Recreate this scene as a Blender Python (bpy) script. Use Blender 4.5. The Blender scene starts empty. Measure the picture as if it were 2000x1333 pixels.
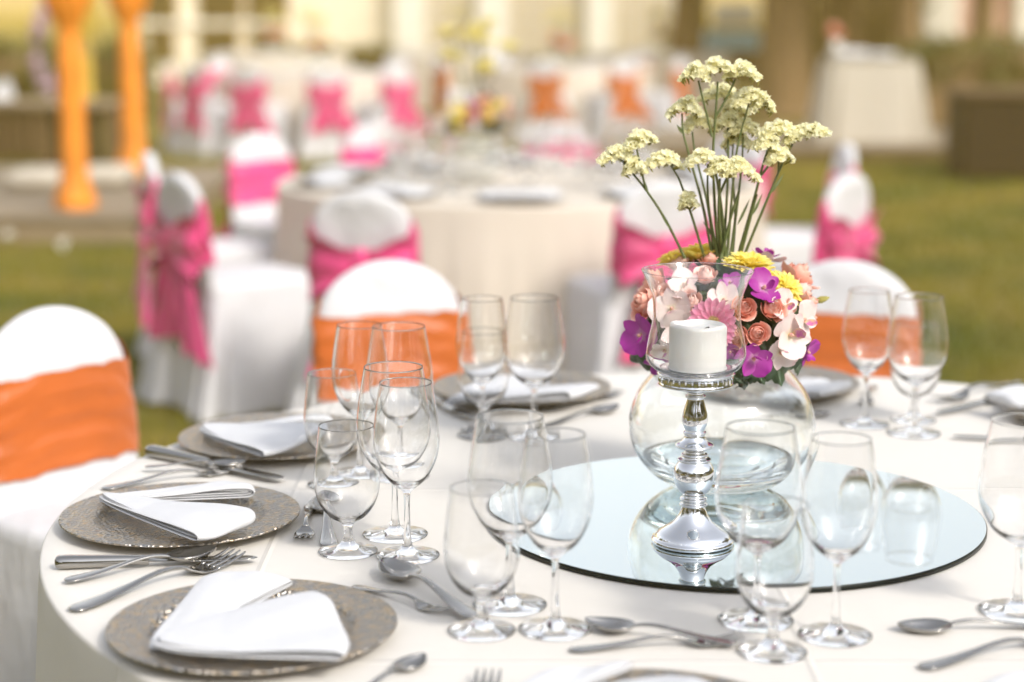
import bpy, math, random
import numpy as np
from mathutils import Vector, Matrix, Quaternion
PI = math.pi
scene = bpy.context.scene
COL = scene.collection
rng = random.Random(7)
R = math.radians

# ------------------------------------------------------------------ camera, light, exposure
F_PX, CAM_H, TZ = 3650.0, 1.49, 0.75          # focal length in photo pixels, eye height, table height
TILT = math.atan(666.5 / F_PX)
cam = bpy.data.cameras.new('camera'); co = bpy.data.objects.new('camera', cam); COL.objects.link(co)
co.location = (0, 0, CAM_H); co.rotation_euler = (PI / 2 - TILT, 0, 0)
cam.sensor_width = 36.0; cam.lens = F_PX / 2000 * 36.0
cam.clip_start = 0.05; cam.clip_end = 400
cam.dof.use_dof = True; cam.dof.focus_distance = 2.58; cam.dof.aperture_fstop = 1.9
scene.camera = co

SUN_EL, SUN_AZ = R(39), R(140)                 # azimuth from +Y towards +X
w = bpy.data.worlds.new('World'); scene.world = w; w.use_nodes = True
nt = w.node_tree; nt.nodes.clear()
sky = nt.nodes.new('ShaderNodeTexSky'); sky.sky_type = 'NISHITA'; sky.sun_disc = False
sky.sun_elevation = SUN_EL; sky.sun_rotation = SUN_AZ
sky.air_density = 1.0; sky.dust_density = 2.0; sky.ozone_density = 1.0
bg = nt.nodes.new('ShaderNodeBackground'); bg.inputs['Strength'].default_value = 0.135
out = nt.nodes.new('ShaderNodeOutputWorld')
hs = nt.nodes.new('ShaderNodeHueSaturation'); hs.inputs['Saturation'].default_value = 0.36      # thin white overcast
nt.links.new(sky.outputs[0], hs.inputs['Color']); nt.links.new(hs.outputs[0], bg.inputs[0]); nt.links.new(bg.outputs[0], out.inputs[0])
sl = bpy.data.lights.new('sun', 'SUN'); sl.energy = 1.05; sl.angle = R(11); sl.color = (1.0, 0.93, 0.82)
so = bpy.data.objects.new('sun', sl); COL.objects.link(so)
sd = Vector((math.sin(SUN_AZ) * math.cos(SUN_EL), math.cos(SUN_AZ) * math.cos(SUN_EL), math.sin(SUN_EL)))
so.rotation_mode = 'QUATERNION'; so.rotation_quaternion = sd.to_track_quat('Z', 'Y'); so.location = (3, 3, 12)

vs = scene.view_settings
scene.display_settings.display_device = 'sRGB'
vs.view_transform = 'Standard'; vs.look = 'None'; vs.gamma = 1.0; vs.use_curve_mapping = False
vs.exposure = 1.32
cy = scene.cycles
cy.use_denoising = True
cy.max_bounces = 20; cy.transmission_bounces = 18; cy.transparent_max_bounces = 12
cy.glossy_bounces = 8; cy.diffuse_bounces = 4; cy.volume_bounces = 1
cy.caustics_refractive = True; cy.caustics_reflective = True; cy.blur_glossy = 0.6
cy.sample_clamp_indirect = 8.0

# ------------------------------------------------------------------ survey helpers
CT, ST = math.cos(TILT), math.sin(TILT)
def ray(u, v):
    x = (u - 1000) / F_PX; y = (v - 666.5) / F_PX
    return Vector((x, CT - y * ST, -(ST + y * CT)))
def at(u, v, z=TZ):
    d = ray(u, v); t = (z - CAM_H) / d.z
    return Vector((d.x * t, d.y * t, z))
def atY(u, v, Y):
    d = ray(u, v); t = Y / d.y
    return Vector((d.x * t, Y, CAM_H + d.z * t))

# ------------------------------------------------------------------ object helpers
def link(o): COL.objects.link(o); return o
def mesh(name, verts, faces, mat=None, smooth=True):
    me = bpy.data.meshes.new(name)
    me.from_pydata([tuple(v) for v in verts], [], [tuple(f) for f in faces])
    if mat is not None: me.materials.append(mat)
    if smooth: me.polygons.foreach_set('use_smooth', [True] * len(me.polygons))
    me.update()
    return me
def put(name, me, parent=None, loc=(0, 0, 0), rot=None, scale=None, quat=None):
    o = bpy.data.objects.new(name, me); link(o)
    o.location = loc
    if quat is not None: o.rotation_mode = 'QUATERNION'; o.rotation_quaternion = quat
    elif rot is not None: o.rotation_euler = rot
    if scale is not None: o.scale = scale if hasattr(scale, '__len__') else (scale,) * 3
    if parent is not None: o.parent = parent
    return o
def tag(o, label=None, cat=None, group=None, kind=None):
    if label: o['label'] = label
    if cat: o['category'] = cat
    if group: o['group'] = group
    if kind: o['kind'] = kind
    return o
def thing(name, label, cat, loc=(0, 0, 0), rotz=0, group=None, quat=None, scale=1.0):
    o = bpy.data.objects.new(name, None); link(o); o.empty_display_size = 0.05
    o.location = loc
    if quat is not None: o.rotation_mode = 'QUATERNION'; o.rotation_quaternion = quat
    else: o.rotation_euler = (0, 0, rotz)
    o.scale = (scale,) * 3
    return tag(o, label, cat, group)
def dup(root, label=None, group=None, loc=None, rotz=None, quat=None, scale=None, parent=None):
    r = root.copy(); link(r)
    if parent is not None: r.parent = parent
    if loc is not None: r.location = loc
    if quat is not None: r.rotation_mode = 'QUATERNION'; r.rotation_quaternion = quat
    elif rotz is not None: r.rotation_mode = 'XYZ'; r.rotation_euler = (0, 0, rotz)
    if scale is not None: r.scale = (scale,) * 3
    if label: r['label'] = label
    if group: r['group'] = group
    for ch in list(root.children): dup(ch, parent=r)
    return r
def quads(nu, nv, cu=False, cv=False, off=0):
    f = []
    for i in range(nu if cu else nu - 1):
        for j in range(nv if cv else nv - 1):
            a = i * nv + j; b = i * nv + (j + 1) % nv
            c = ((i + 1) % nu) * nv + (j + 1) % nv; d = ((i + 1) % nu) * nv + j
            f.append((a + off, b + off, c + off, d + off))
    return f
def grid(name, P, mat, cu=False, cv=False, smooth=True):
    P = np.asarray(P, float); nu, nv = P.shape[:2]
    return mesh(name, P.reshape(-1, 3), quads(nu, nv, cu, cv), mat, smooth)
def lathe(name, prof, mat, n=64, smooth=True):
    """prof: (r, z) from bottom to top; r == 0 ends are closed."""
    V, Fc = [], []; rings = []
    for r, z in prof:
        if r < 1e-7: rings.append([len(V)]); V.append((0, 0, z))
        else:
            rings.append(list(range(len(V), len(V) + n)))
            V += [(r * math.cos(2 * PI * k / n), r * math.sin(2 * PI * k / n), z) for k in range(n)]
    for a, b in zip(rings, rings[1:]):
        for k in range(n):
            k2 = (k + 1) % n
            if len(a) == 1 and len(b) == 1: continue
            if len(a) == 1: Fc.append((a[0], b[k2], b[k]))
            elif len(b) == 1: Fc.append((a[k], a[k2], b[0]))
            else: Fc.append((a[k], a[k2], b[k2], b[k]))
    return mesh(name, V, Fc, mat, smooth)
def spline(pts, n):
    """Catmull-Rom through pts, n samples per span."""
    p = [np.array(q, float) for q in pts]; p = [2 * p[0] - p[1]] + p + [2 * p[-1] - p[-2]]
    o = []
    for i in range(1, len(p) - 2):
        for k in range(n):
            t = k / n
            o.append(0.5 * (2 * p[i] + (p[i + 1] - p[i - 1]) * t + (2 * p[i - 1] - 5 * p[i] + 4 * p[i + 1] - p[i + 2]) * t * t
                            + (3 * p[i] - p[i - 1] - 3 * p[i + 1] + p[i + 2]) * t ** 3))
    o.append(p[-2]); return np.array(o)
def tube_arr(path, rad, n=8):
    path = np.asarray(path, float); m = len(path); V = []
    rad = np.broadcast_to(np.asarray(rad, float), (m,))
    up = np.array([0.13, 0.27, 0.95])
    for i in range(m):
        t = path[min(i + 1, m - 1)] - path[max(i - 1, 0)]; t /= np.linalg.norm(t) + 1e-12
        a = np.cross(t, up)
        if np.linalg.norm(a) < 1e-3: a = np.cross(t, [1, 0, 0])
        a /= np.linalg.norm(a); b = np.cross(t, a)
        for k in range(n):
            V.append(path[i] + rad[i] * (math.cos(2 * PI * k / n) * a + math.sin(2 * PI * k / n) * b))
    Fc = quads(m, n, False, True)
    Fc.append(tuple(range(n))); Fc.append(tuple((m - 1) * n + k for k in reversed(range(n))))
    return V, Fc
def tube(name, path, rad, mat, n=8):
    V, Fc = tube_arr(path, rad, n); return mesh(name, V, Fc, mat)
def box_arr(x0, x1, y0, y1, z0, z1):
    V = [(x, y, z) for z in (z0, z1) for y in (y0, y1) for x in (x0, x1)]
    return V, [(0, 2, 3, 1), (4, 5, 7, 6), (0, 1, 5, 4), (2, 6, 7, 3), (0, 4, 6, 2), (1, 3, 7, 5)]
def bbox(name, x0, x1, y0, y1, z0, z1, mat, bev=0.01):
    """box with chamfered edges"""
    b = min(bev, (x1 - x0) / 3, (y1 - y0) / 3, (z1 - z0) / 3); V = []
    prof = [(b, 0), (0, b)]
    def ring(ins, z):
        X0, X1, Y0, Y1 = x0 + ins, x1 - ins, y0 + ins, y1 - ins
        return [(X0 + b, Y0, z), (X1 - b, Y0, z), (X1, Y0 + b, z), (X1, Y1 - b, z), (X1 - b, Y1, z), (X0 + b, Y1, z), (X0, Y1 - b, z), (X0, Y0 + b, z)]
    V = ring(b * .7, z0) + ring(0, z0 + b) + ring(0, z1 - b) + ring(b * .7, z1)
    Fc = [tuple(reversed(range(8)))] + quads(4, 8, False, True) + [tuple(24 + k for k in range(8))]
    return mesh(name, V, Fc, mat, False)
class MB:
    def __init__(s): s.V = []; s.F = []
    def add(s, V, Fc):
        o = len(s.V); s.V += [tuple(v) for v in V]; s.F += [tuple(i + o for i in f) for f in Fc]
    def addm(s, V, Fc, M): s.add([M @ Vector(v) for v in V], Fc)
    def mesh(s, name, mat, smooth=True): return mesh(name, s.V, s.F, mat, smooth)
def noise1(x, seed=0):
    return (math.sin(x * 1.0 + seed * 1.7) + 0.6 * math.sin(x * 2.3 + seed * 3.1 + 1) + 0.35 * math.sin(x * 5.1 + seed * 0.7 + 2)) / 1.95
def basis(n, spin=0.0):
    q = Vector(n).normalized().to_track_quat('Z', 'Y')
    return q @ Quaternion((0, 0, 1), spin)

# ------------------------------------------------------------------ materials
def mat(name, base, rough=0.6, metal=0.0, vary=0.0, vscale=6.0, bump=0.0, bscale=80.0, trans=0.0, ior=1.5, sss=0.0,
        sheen=0.0, spec=0.5, base2=None, grad=None, coords='Object', stretch=None, thin=0.0, bdist=0.01, gaxis='Y'):
    m = bpy.data.materials.new(name); m.use_nodes = True
    t = m.node_tree; N, L = t.nodes, t.links; p = N['Principled BSDF']
    p.inputs['Base Color'].default_value = (*base, 1); p.inputs['Roughness'].default_value = rough
    p.inputs['Metallic'].default_value = metal; p.inputs['IOR'].default_value = ior
    p.inputs['Transmission Weight'].default_value = trans
    p.inputs['Specular IOR Level'].default_value = spec
    if sss: p.inputs['Subsurface Weight'].default_value = sss; p.inputs['Subsurface Radius'].default_value = (0.6, 0.45, 0.35); p.inputs['Subsurface Scale'].default_value = 0.02
    if sheen: p.inputs['Sheen Weight'].default_value = sheen
    tc = N.new('ShaderNodeTexCoord'); src = tc.outputs[coords]
    if stretch:
        mp = N.new('ShaderNodeMapping'); mp.inputs['Scale'].default_value = stretch
        L.new(src, mp.inputs['Vector']); src = mp.outputs[0]
    if vary or base2:
        no = N.new('ShaderNodeTexNoise'); no.inputs['Scale'].default_value = vscale; no.inputs['Detail'].default_value = 5
        L.new(src, no.inputs['Vector'])
        rp = N.new('ShaderNodeValToRGB'); rp.color_ramp.elements[0].position = 0.32; rp.color_ramp.elements[1].position = 0.68
        b2 = base2 or tuple(min(1, c * (1 + vary)) for c in base); b1 = base if base2 else tuple(c * (1 - vary) for c in base)
        rp.color_ramp.elements[0].color = (*b1, 1); rp.color_ramp.elements[1].color = (*b2, 1)
        L.new(no.outputs['Fac'], rp.inputs[0]); L.new(rp.outputs[0], p.inputs['Base Color'])
    if grad:                                    # colour along the petal's length (Generated Y)
        sx = N.new('ShaderNodeSeparateXYZ'); L.new(tc.outputs['Generated'], sx.inputs[0])
        rp = N.new('ShaderNodeValToRGB'); els = rp.color_ramp.elements
        while len(els) < len(grad): els.new(0.5)
        for e, (pos, c) in zip(els, grad): e.position = pos; e.color = (*c, 1)
        no = N.new('ShaderNodeTexNoise'); no.inputs['Scale'].default_value = 220; L.new(tc.outputs['Object'], no.inputs['Vector'])
        ma = N.new('ShaderNodeMath'); ma.operation = 'MULTIPLY_ADD'; ma.inputs[1].default_value = 0.2; L.new(no.outputs['Fac'], ma.inputs[0]); L.new(sx.outputs[gaxis], ma.inputs[2])
        sb = N.new('ShaderNodeMath'); sb.operation = 'SUBTRACT'; sb.inputs[1].default_value = 0.1; L.new(ma.outputs[0], sb.inputs[0])
        L.new(sb.outputs[0], rp.inputs[0]); L.new(rp.outputs[0], p.inputs['Base Color'])
    if bump:
        no = N.new('ShaderNodeTexNoise'); no.inputs['Scale'].default_value = bscale; no.inputs['Detail'].default_value = 4
        L.new(src, no.inputs['Vector'])
        bp = N.new('ShaderNodeBump'); bp.inputs['Strength'].default_value = bump; bp.inputs['Distance'].default_value = bdist
        L.new(no.outputs['Fac'], bp.inputs['Height']); L.new(bp.outputs[0], p.inputs['Normal'])
    if thin:                                    # light passes through thin petals and cloth
        tl = N.new('ShaderNodeBsdfTranslucent'); mx = N.new('ShaderNodeMixShader'); mx.inputs[0].default_value = thin
        bc = p.inputs['Base Color']
        if bc.is_linked: L.new(bc.links[0].from_socket, tl.inputs['Color'])
        else: tl.inputs['Color'].default_value = (*base, 1)
        L.new(p.outputs[0], mx.inputs[1]); L.new(tl.outputs[0], mx.inputs[2]); L.new(mx.outputs[0], N['Material Output'].inputs['Surface'])
    return m
M = {}
M['glass'] = mat('clear_glass', (1, 1, 1), 0.0, trans=1.0, ior=1.46)
M['vase_glass'] = mat('vase_glass', (0.985, 1.0, 0.99), 0.0, trans=1.0, ior=1.46)
M['water'] = mat('water', (0.94, 0.985, 1.0), 0.0, trans=1.0, ior=1.33)
M['chrome'] = mat('chrome', (0.73, 0.74, 0.76), 0.03, 1.0)
M['steel'] = mat('stainless_steel', (0.38, 0.37, 0.355), 0.07, 1.0)
M['mirror'] = mat('mirror_silver', (0.66, 0.72, 0.715), 0.008, 1.0)
M['mirror_edge'] = mat('mirror_edge', (0.006, 0.010, 0.009), 0.3, spec=0.2)
M['napkin'] = mat('napkin_cotton', (0.60, 0.61, 0.635), 0.9, bump=0.35, bscale=28, bdist=0.006)
M['chair_cloth'] = mat('white_chair_cloth', (0.62, 0.62, 0.64), 0.85, bump=0.8, bscale=8, bdist=0.03, stretch=(1, 1, .45))
M['beige_cloth'] = mat('beige_satin', (0.63, 0.565, 0.48), 0.5, bump=0.05, bscale=20, vary=0.04, vscale=3)
M['pink'] = mat('pink_organza', (0.62, 0.042, 0.19), 0.45, vary=0.3, vscale=9, bump=0.25, bscale=14, sheen=0.4)
M['orange'] = mat('orange_satin', (0.48, 0.105, 0.011), 0.38, vary=0.10, vscale=7, bump=0.25, bscale=11, sheen=0.3)
M['orange_drape'] = mat('orange_drape', (0.78, 0.25, 0.02), 0.6, vary=0.15, vscale=5)
M['mustard'] = mat('mustard_drape', (0.55, 0.38, 0.06), 0.7, vary=0.2, vscale=5)
M['wax'] = mat('candle_wax', (0.93, 0.92, 0.89), 0.42, sss=0.12, bump=0.03, bscale=40)
M['wick'] = mat('wick', (0.05, 0.04, 0.03), 0.9)
M['rose'] = mat('rose_petal', (0.86, 0.44, 0.35), 0.6, thin=.22, gaxis='Z', grad=[(0, (0.62, 0.16, 0.09)), (0.55, (0.82, 0.33, 0.24)), (0.88, (0.88, 0.46, 0.36)), (1, (0.92, 0.66, 0.56))])
M['rose_pale'] = mat('pale_rose_petal', (0.88, 0.60, 0.55), 0.6, thin=.22, gaxis='Z', grad=[(0, (0.70, 0.32, 0.24)), (0.55, (0.87, 0.52, 0.44)), (1, (0.92, 0.72, 0.66))])
M['mum'] = mat('yellow_petal', (0.93, 0.77, 0.12), 0.6, base2=(0.94, 0.86, 0.36), vscale=70, thin=.35)
M['gerbera'] = mat('gerbera_petal', (0.8, 0.25, 0.42), 0.6, thin=.25, grad=[(0, (0.85, 0.5, 0.5)), (0.35, (0.78, 0.22, 0.40)), (0.85, (0.80, 0.30, 0.47)), (1, (0.88, 0.6, 0.66))])
M['gerbera_eye'] = mat('gerbera_eye', (0.72, 0.50, 0.16), 0.8, vary=0.4, vscale=400)
M['orchid'] = mat('orchid_petal', (0.36, 0.015, 0.30), 0.45, thin=.25, grad=[(0, (0.72, 0.45, 0.60)), (0.3, (0.46, 0.06, 0.38)), (1, (0.35, 0.012, 0.29))])
M['orchid_w'] = mat('white_orchid_petal', (0.84, 0.74, 0.70), 0.5, thin=.25, grad=[(0, (0.78, 0.70, 0.46)), (0.3, (0.84, 0.70, 0.66)), (0.8, (0.84, 0.72, 0.69)), (1, (0.83, 0.60, 0.60))])
M['lip'] = mat('orchid_lip', (0.75, 0.62, 0.18), 0.5, base2=(0.5, 0.10, 0.35), vscale=90)
M['leaf'] = mat('dark_leaf', (0.020, 0.045, 0.016), 0.5, base2=(0.035, 0.075, 0.022), vscale=50, bump=0.2, bscale=120)
M['stem'] = mat('green_stem', (0.085, 0.115, 0.030), 0.6, base2=(0.13, 0.15, 0.05), vscale=40)
M['statice'] = mat('cream_statice', (0.97, 0.93, 0.62), 0.8, base2=(0.97, 0.96, 0.80), vscale=90, thin=.5)
M['sea_lavender'] = mat('yellow_sea_lavender', (0.90, 0.80, 0.22), 0.8, base2=(0.93, 0.86, 0.45), vscale=30, thin=.4)
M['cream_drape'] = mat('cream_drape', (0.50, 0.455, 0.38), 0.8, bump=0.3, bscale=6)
M['calyx'] = mat('statice_calyx', (0.26, 0.24, 0.05), 0.8, base2=(0.40, 0.36, 0.10), vscale=120)
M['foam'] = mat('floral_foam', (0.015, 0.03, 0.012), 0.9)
M['wood'] = mat('weathered_wood', (0.20, 0.15, 0.09), 0.8, base2=(0.30, 0.23, 0.15), vscale=8, stretch=(1, 14, 14))
M['deckwood'] = mat('deck_boards', (0.18, 0.145, 0.10), 0.8, base2=(0.27, 0.22, 0.165), vscale=6, stretch=(1, 12, 12))
M['darkwood'] = mat('dark_brown_wood', (0.085, 0.05, 0.02), 0.7, base2=(0.13, 0.08, 0.035), vscale=7, stretch=(8, 8, 1))
M['wicker'] = mat('dark_wicker', (0.020, 0.012, 0.007), 0.7, spec=0.2, base2=(0.035, 0.022, 0.012), vscale=60, bump=0.6, bscale=90)
M['bark'] = mat('bark', (0.14, 0.085, 0.04), 0.9, base2=(0.23, 0.15, 0.075), vscale=9, bump=0.6, bscale=14, stretch=(3, 3, 1))
M['crown'] = mat('tree_leaf', (0.055, 0.075, 0.012), 0.6, base2=(0.11, 0.11, 0.02), vscale=3)
M['hedge'] = mat('hedge_leaf', (0.06, 0.075, 0.012), 0.6, base2=(0.14, 0.125, 0.02), vscale=3)
M['cream_wall'] = mat('cream_render', (0.86, 0.77, 0.60), 0.85, vary=0.05, vscale=1.5)
M['cream_trim'] = mat('white_trim', (0.82, 0.78, 0.68), 0.8)
M['louvre'] = mat('louvre_paint', (0.74, 0.61, 0.40), 0.7)
M['shutter'] = mat('brown_shutter', (0.22, 0.14, 0.05), 0.6)
M['pane'] = mat('window_pane', (0.07, 0.05, 0.02), 0.25)
M['roof'] = mat('roof_tile', (0.30, 0.14, 0.08), 0.8, vary=0.2, vscale=5)
M['pink_wall'] = mat('pink_render', (0.62, 0.40, 0.33), 0.85, vary=0.08, vscale=2)
M['blue_panel'] = mat('pale_blue_paint', (0.30, 0.52, 0.62), 0.5)
M['lawn_petal'] = mat('lawn_petal', (0.85, 0.83, 0.76), 0.7)
M['orange_flower'] = mat('orange_flower', (0.85, 0.35, 0.08), 0.7)
M['lilac'] = mat('lilac_flower', (0.60, 0.42, 0.55), 0.7)

def cloth_top_mat():
    m = mat('cream_tablecloth', (0.665, 0.64, 0.60), 0.75, sheen=0.1)
    N, L = m.node_tree.nodes, m.node_tree.links; p = N['Principled BSDF']
    tc = N.new('ShaderNodeTexCoord'); sx = N.new('ShaderNodeSeparateXYZ'); L.new(tc.outputs['Object'], sx.inputs[0])
    def crease(axis, pos):
        a = N.new('ShaderNodeMath'); a.operation = 'SUBTRACT'; a.inputs[1].default_value = pos; L.new(sx.outputs[axis], a.inputs[0])
        b = N.new('ShaderNodeMath'); b.operation = 'ABSOLUTE'; L.new(a.outputs[0], b.inputs[0])
        c = N.new('ShaderNodeMapRange'); c.inputs[1].default_value = 0; c.inputs[2].default_value = 0.006; c.inputs[3].default_value = 1; c.inputs[4].default_value = 0; L.new(b.outputs[0], c.inputs[0])
        return c.outputs[0]
    tot = None
    for ax, pos in (('X', -0.05), ('Y', -0.64), ('X', -0.72), ('Y', 0.12), ('X', 0.6)):
        c = crease(ax, pos)
        if tot is None: tot = c
        else:
            ad = N.new('ShaderNodeMath'); ad.operation = 'ADD'; L.new(tot, ad.inputs[0]); L.new(c, ad.inputs[1]); tot = ad.outputs[0]
    n1 = N.new('ShaderNodeTexNoise'); n1.inputs['Scale'].default_value = 9; n1.inputs['Detail'].default_value = 3; L.new(tc.outputs['Object'], n1.inputs['Vector'])
    n2 = N.new('ShaderNodeTexNoise'); n2.inputs['Scale'].default_value = 900; L.new(tc.outputs['Object'], n2.inputs['Vector'])
    a1 = N.new('ShaderNodeMath'); a1.operation = 'MULTIPLY_ADD'; a1.inputs[1].default_value = 0.8; L.new(tot, a1.inputs[0])
    a2 = N.new('ShaderNodeMath'); a2.operation = 'MULTIPLY_ADD'; a2.inputs[1].default_value = 1.6; L.new(n1.outputs['Fac'], a2.inputs[0])
    a3 = N.new('ShaderNodeMath'); a3.operation = 'MULTIPLY'; a3.inputs[1].default_value = 0.012; L.new(n2.outputs['Fac'], a3.inputs[0])
    L.new(a3.outputs[0], a2.inputs[2]); L.new(a2.outputs[0], a1.inputs[2])
    bp = N.new('ShaderNodeBump'); bp.inputs['Strength'].default_value = 0.6; bp.inputs['Distance'].default_value = 0.004
    L.new(a1.outputs[0], bp.inputs['Height']); L.new(bp.outputs[0], p.inputs['Normal'])
    return m
M['tablecloth'] = cloth_top_mat()
def charger_mat():
    m = mat('hammered_pewter', (0.36, 0.32, 0.28), 0.30, 0.92)
    N, L = m.node_tree.nodes, m.node_tree.links; p = N['Principled BSDF']
    tc = N.new('ShaderNodeTexCoord')
    # polar coordinates, so that the hammer marks run round the plate
    sx = N.new('ShaderNodeSeparateXYZ'); L.new(tc.outputs['Object'], sx.inputs[0])
    an = N.new('ShaderNodeMath'); an.operation = 'ARCTAN2'; L.new(sx.outputs['Y'], an.inputs[0]); L.new(sx.outputs['X'], an.inputs[1])
    xx = N.new('ShaderNodeVectorMath'); xx.operation = 'LENGTH'; L.new(tc.outputs['Object'], xx.inputs[0])
    cb = N.new('ShaderNodeCombineXYZ')
    s1 = N.new('ShaderNodeMath'); s1.operation = 'MULTIPLY'; s1.inputs[1].default_value = 25; L.new(an.outputs[0], s1.inputs[0])
    s2 = N.new('ShaderNodeMath'); s2.operation = 'MULTIPLY'; s2.inputs[1].default_value = 200; L.new(xx.outputs['Value'], s2.inputs[0])
    L.new(s1.outputs[0], cb.inputs[0]); L.new(s2.outputs[0], cb.inputs[1])
    vo = N.new('ShaderNodeTexVoronoi'); vo.inputs['Scale'].default_value = 1.0; L.new(cb.outputs[0], vo.inputs['Vector'])
    bp = N.new('ShaderNodeBump'); bp.inputs['Strength'].default_value = 1.0; bp.inputs['Distance'].default_value = 0.0045
    L.new(vo.outputs['Distance'], bp.inputs['Height']); L.new(bp.outputs[0], p.inputs['Normal'])
    no = N.new('ShaderNodeTexNoise'); no.inputs['Scale'].default_value = 0.35; no.inputs['Detail'].default_value = 8; no.inputs['Roughness'].default_value = 0.75; L.new(cb.outputs[0], no.inputs['Vector'])
    rp = N.new('ShaderNodeValToRGB'); e = rp.color_ramp.elements
    e[0].position = 0.42; e[0].color = (0.33, 0.325, 0.325, 1); e[1].position = 0.66; e[1].color = (0.62, 0.45, 0.25, 1)
    q = e.new(0.52); q.color = (0.42, 0.375, 0.32, 1)
    L.new(no.outputs['Fac'], rp.inputs[0]); L.new(rp.outputs[0], p.inputs['Base Color'])
    return m
M['charger'] = charger_mat()
def ground_mat():
    m = mat('lawn_soil', (0.04, 0.06, 0.01), 0.95)
    N, L = m.node_tree.nodes, m.node_tree.links; p = N['Principled BSDF']
    tc = N.new('ShaderNodeTexCoord')
    n1 = N.new('ShaderNodeTexNoise'); n1.inputs['Scale'].default_value = 0.9; n1.inputs['Detail'].default_value = 6; L.new(tc.outputs['Object'], n1.inputs['Vector'])
    n2 = N.new('ShaderNodeTexNoise'); n2.inputs['Scale'].default_value = 60; n2.inputs['Detail'].default_value = 4; L.new(tc.outputs['Object'], n2.inputs['Vector'])
    r1 = N.new('ShaderNodeValToRGB'); e = r1.color_ramp.elements
    e[0].position = 0.35; e[0].color = (0.080, 0.105, 0.005, 1); e[1].position = 0.62; e[1].color = (0.26, 0.20, 0.03, 1)
    L.new(n1.outputs['Fac'], r1.inputs[0])
    mx = N.new('ShaderNodeMixRGB'); mx.blend_type = 'MULTIPLY'; mx.inputs[0].default_value = 0.7
    r2 = N.new('ShaderNodeValToRGB'); r2.color_ramp.elements[0].position = 0.3; r2.color_ramp.elements[0].color = (0.35, 0.35, 0.35, 1); r2.color_ramp.elements[1].position = 0.7
    L.new(n2.outputs['Fac'], r2.inputs[0]); L.new(r1.outputs[0], mx.inputs[1]); L.new(r2.outputs[0], mx.inputs[2]); L.new(mx.outputs[0], p.inputs['Base Color'])
    bp = N.new('ShaderNodeBump'); bp.inputs['Strength'].default_value = 0.8; bp.inputs['Distance'].default_value = 0.03; L.new(n2.outputs['Fac'], bp.inputs['Height']); L.new(bp.outputs[0], p.inputs['Normal'])
    return m
M['ground'] = ground_mat()
M['grass'] = mat('grass_blade', (0.080, 0.11, 0.005), 0.8, spec=0.2, base2=(0.26, 0.21, 0.03), vscale=0.9)

# ------------------------------------------------------------------ ground and lawn
S = 220
gx = put('ground', mesh('ground', [(-S, -S, 0), (S, -S, 0), (S, S, 0), (-S, S, 0)], [(0, 1, 2, 3)], M['ground'], False)); tag(gx, kind='structure')
def grass_mesh():
    g = np.random.default_rng(3); n = 70000
    Y = 4.6 + 13.5 * g.random(n) ** 1.25; X = (g.random(n) * 2 - 1) * (0.34 * Y + 0.3)
    h = 0.022 + 0.03 * g.random(n); a = g.random(n) * 2 * PI; wd = 0.0022 + 0.0004 * Y
    le = 0.6 * h * (g.random(n) - 0.2); lx, ly = np.cos(a * 3) * le, np.sin(a * 3) * le
    dx, dy = np.cos(a) * wd, np.sin(a) * wd; z0 = np.zeros(n)
    V = np.stack([np.stack([X - dx, Y - dy, z0], 1), np.stack([X + dx, Y + dy, z0], 1), np.stack([X + lx, Y + ly, h], 1)], 1).reshape(-1, 3)
    me = bpy.data.meshes.new('grass'); me.vertices.add(3 * n); me.vertices.foreach_set('co', V.ravel())
    me.loops.add(3 * n); me.loops.foreach_set('vertex_index', np.arange(3 * n, dtype=np.int32))
    me.polygons.add(n); me.polygons.foreach_set('loop_start', np.arange(0, 3 * n, 3, dtype=np.int32)); me.polygons.foreach_set('loop_total', np.full(n, 3, np.int32))
    me.materials.append(M['grass']); me.update(); me.validate(); return me
tag(put('grass', grass_mesh()), 'short mown lawn grass around the tables', 'grass', kind='stuff')

# ------------------------------------------------------------------ added yellow haze volume, stands in for the warm lens veil
hz = bpy.data.materials.new('veil_haze'); hz.use_nodes = True
hn = hz.node_tree; hn.nodes.clear()
pv = hn.nodes.new('ShaderNodeVolumePrincipled'); pv.inputs['Density'].default_value = 0.0048; pv.inputs['Color'].default_value = (1.0, 0.70, 0.17, 1)
pv.inputs['Anisotropy'].default_value = -0.25
ho = hn.nodes.new('ShaderNodeOutputMaterial'); hn.links.new(pv.outputs[0], ho.inputs['Volume'])
V, Fc = box_arr(-S - 1, S + 1, -S - 1, S + 1, -1, 9.8)
tag(put('haze', mesh('haze', V, Fc, hz, False)), kind='stuff')

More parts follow.
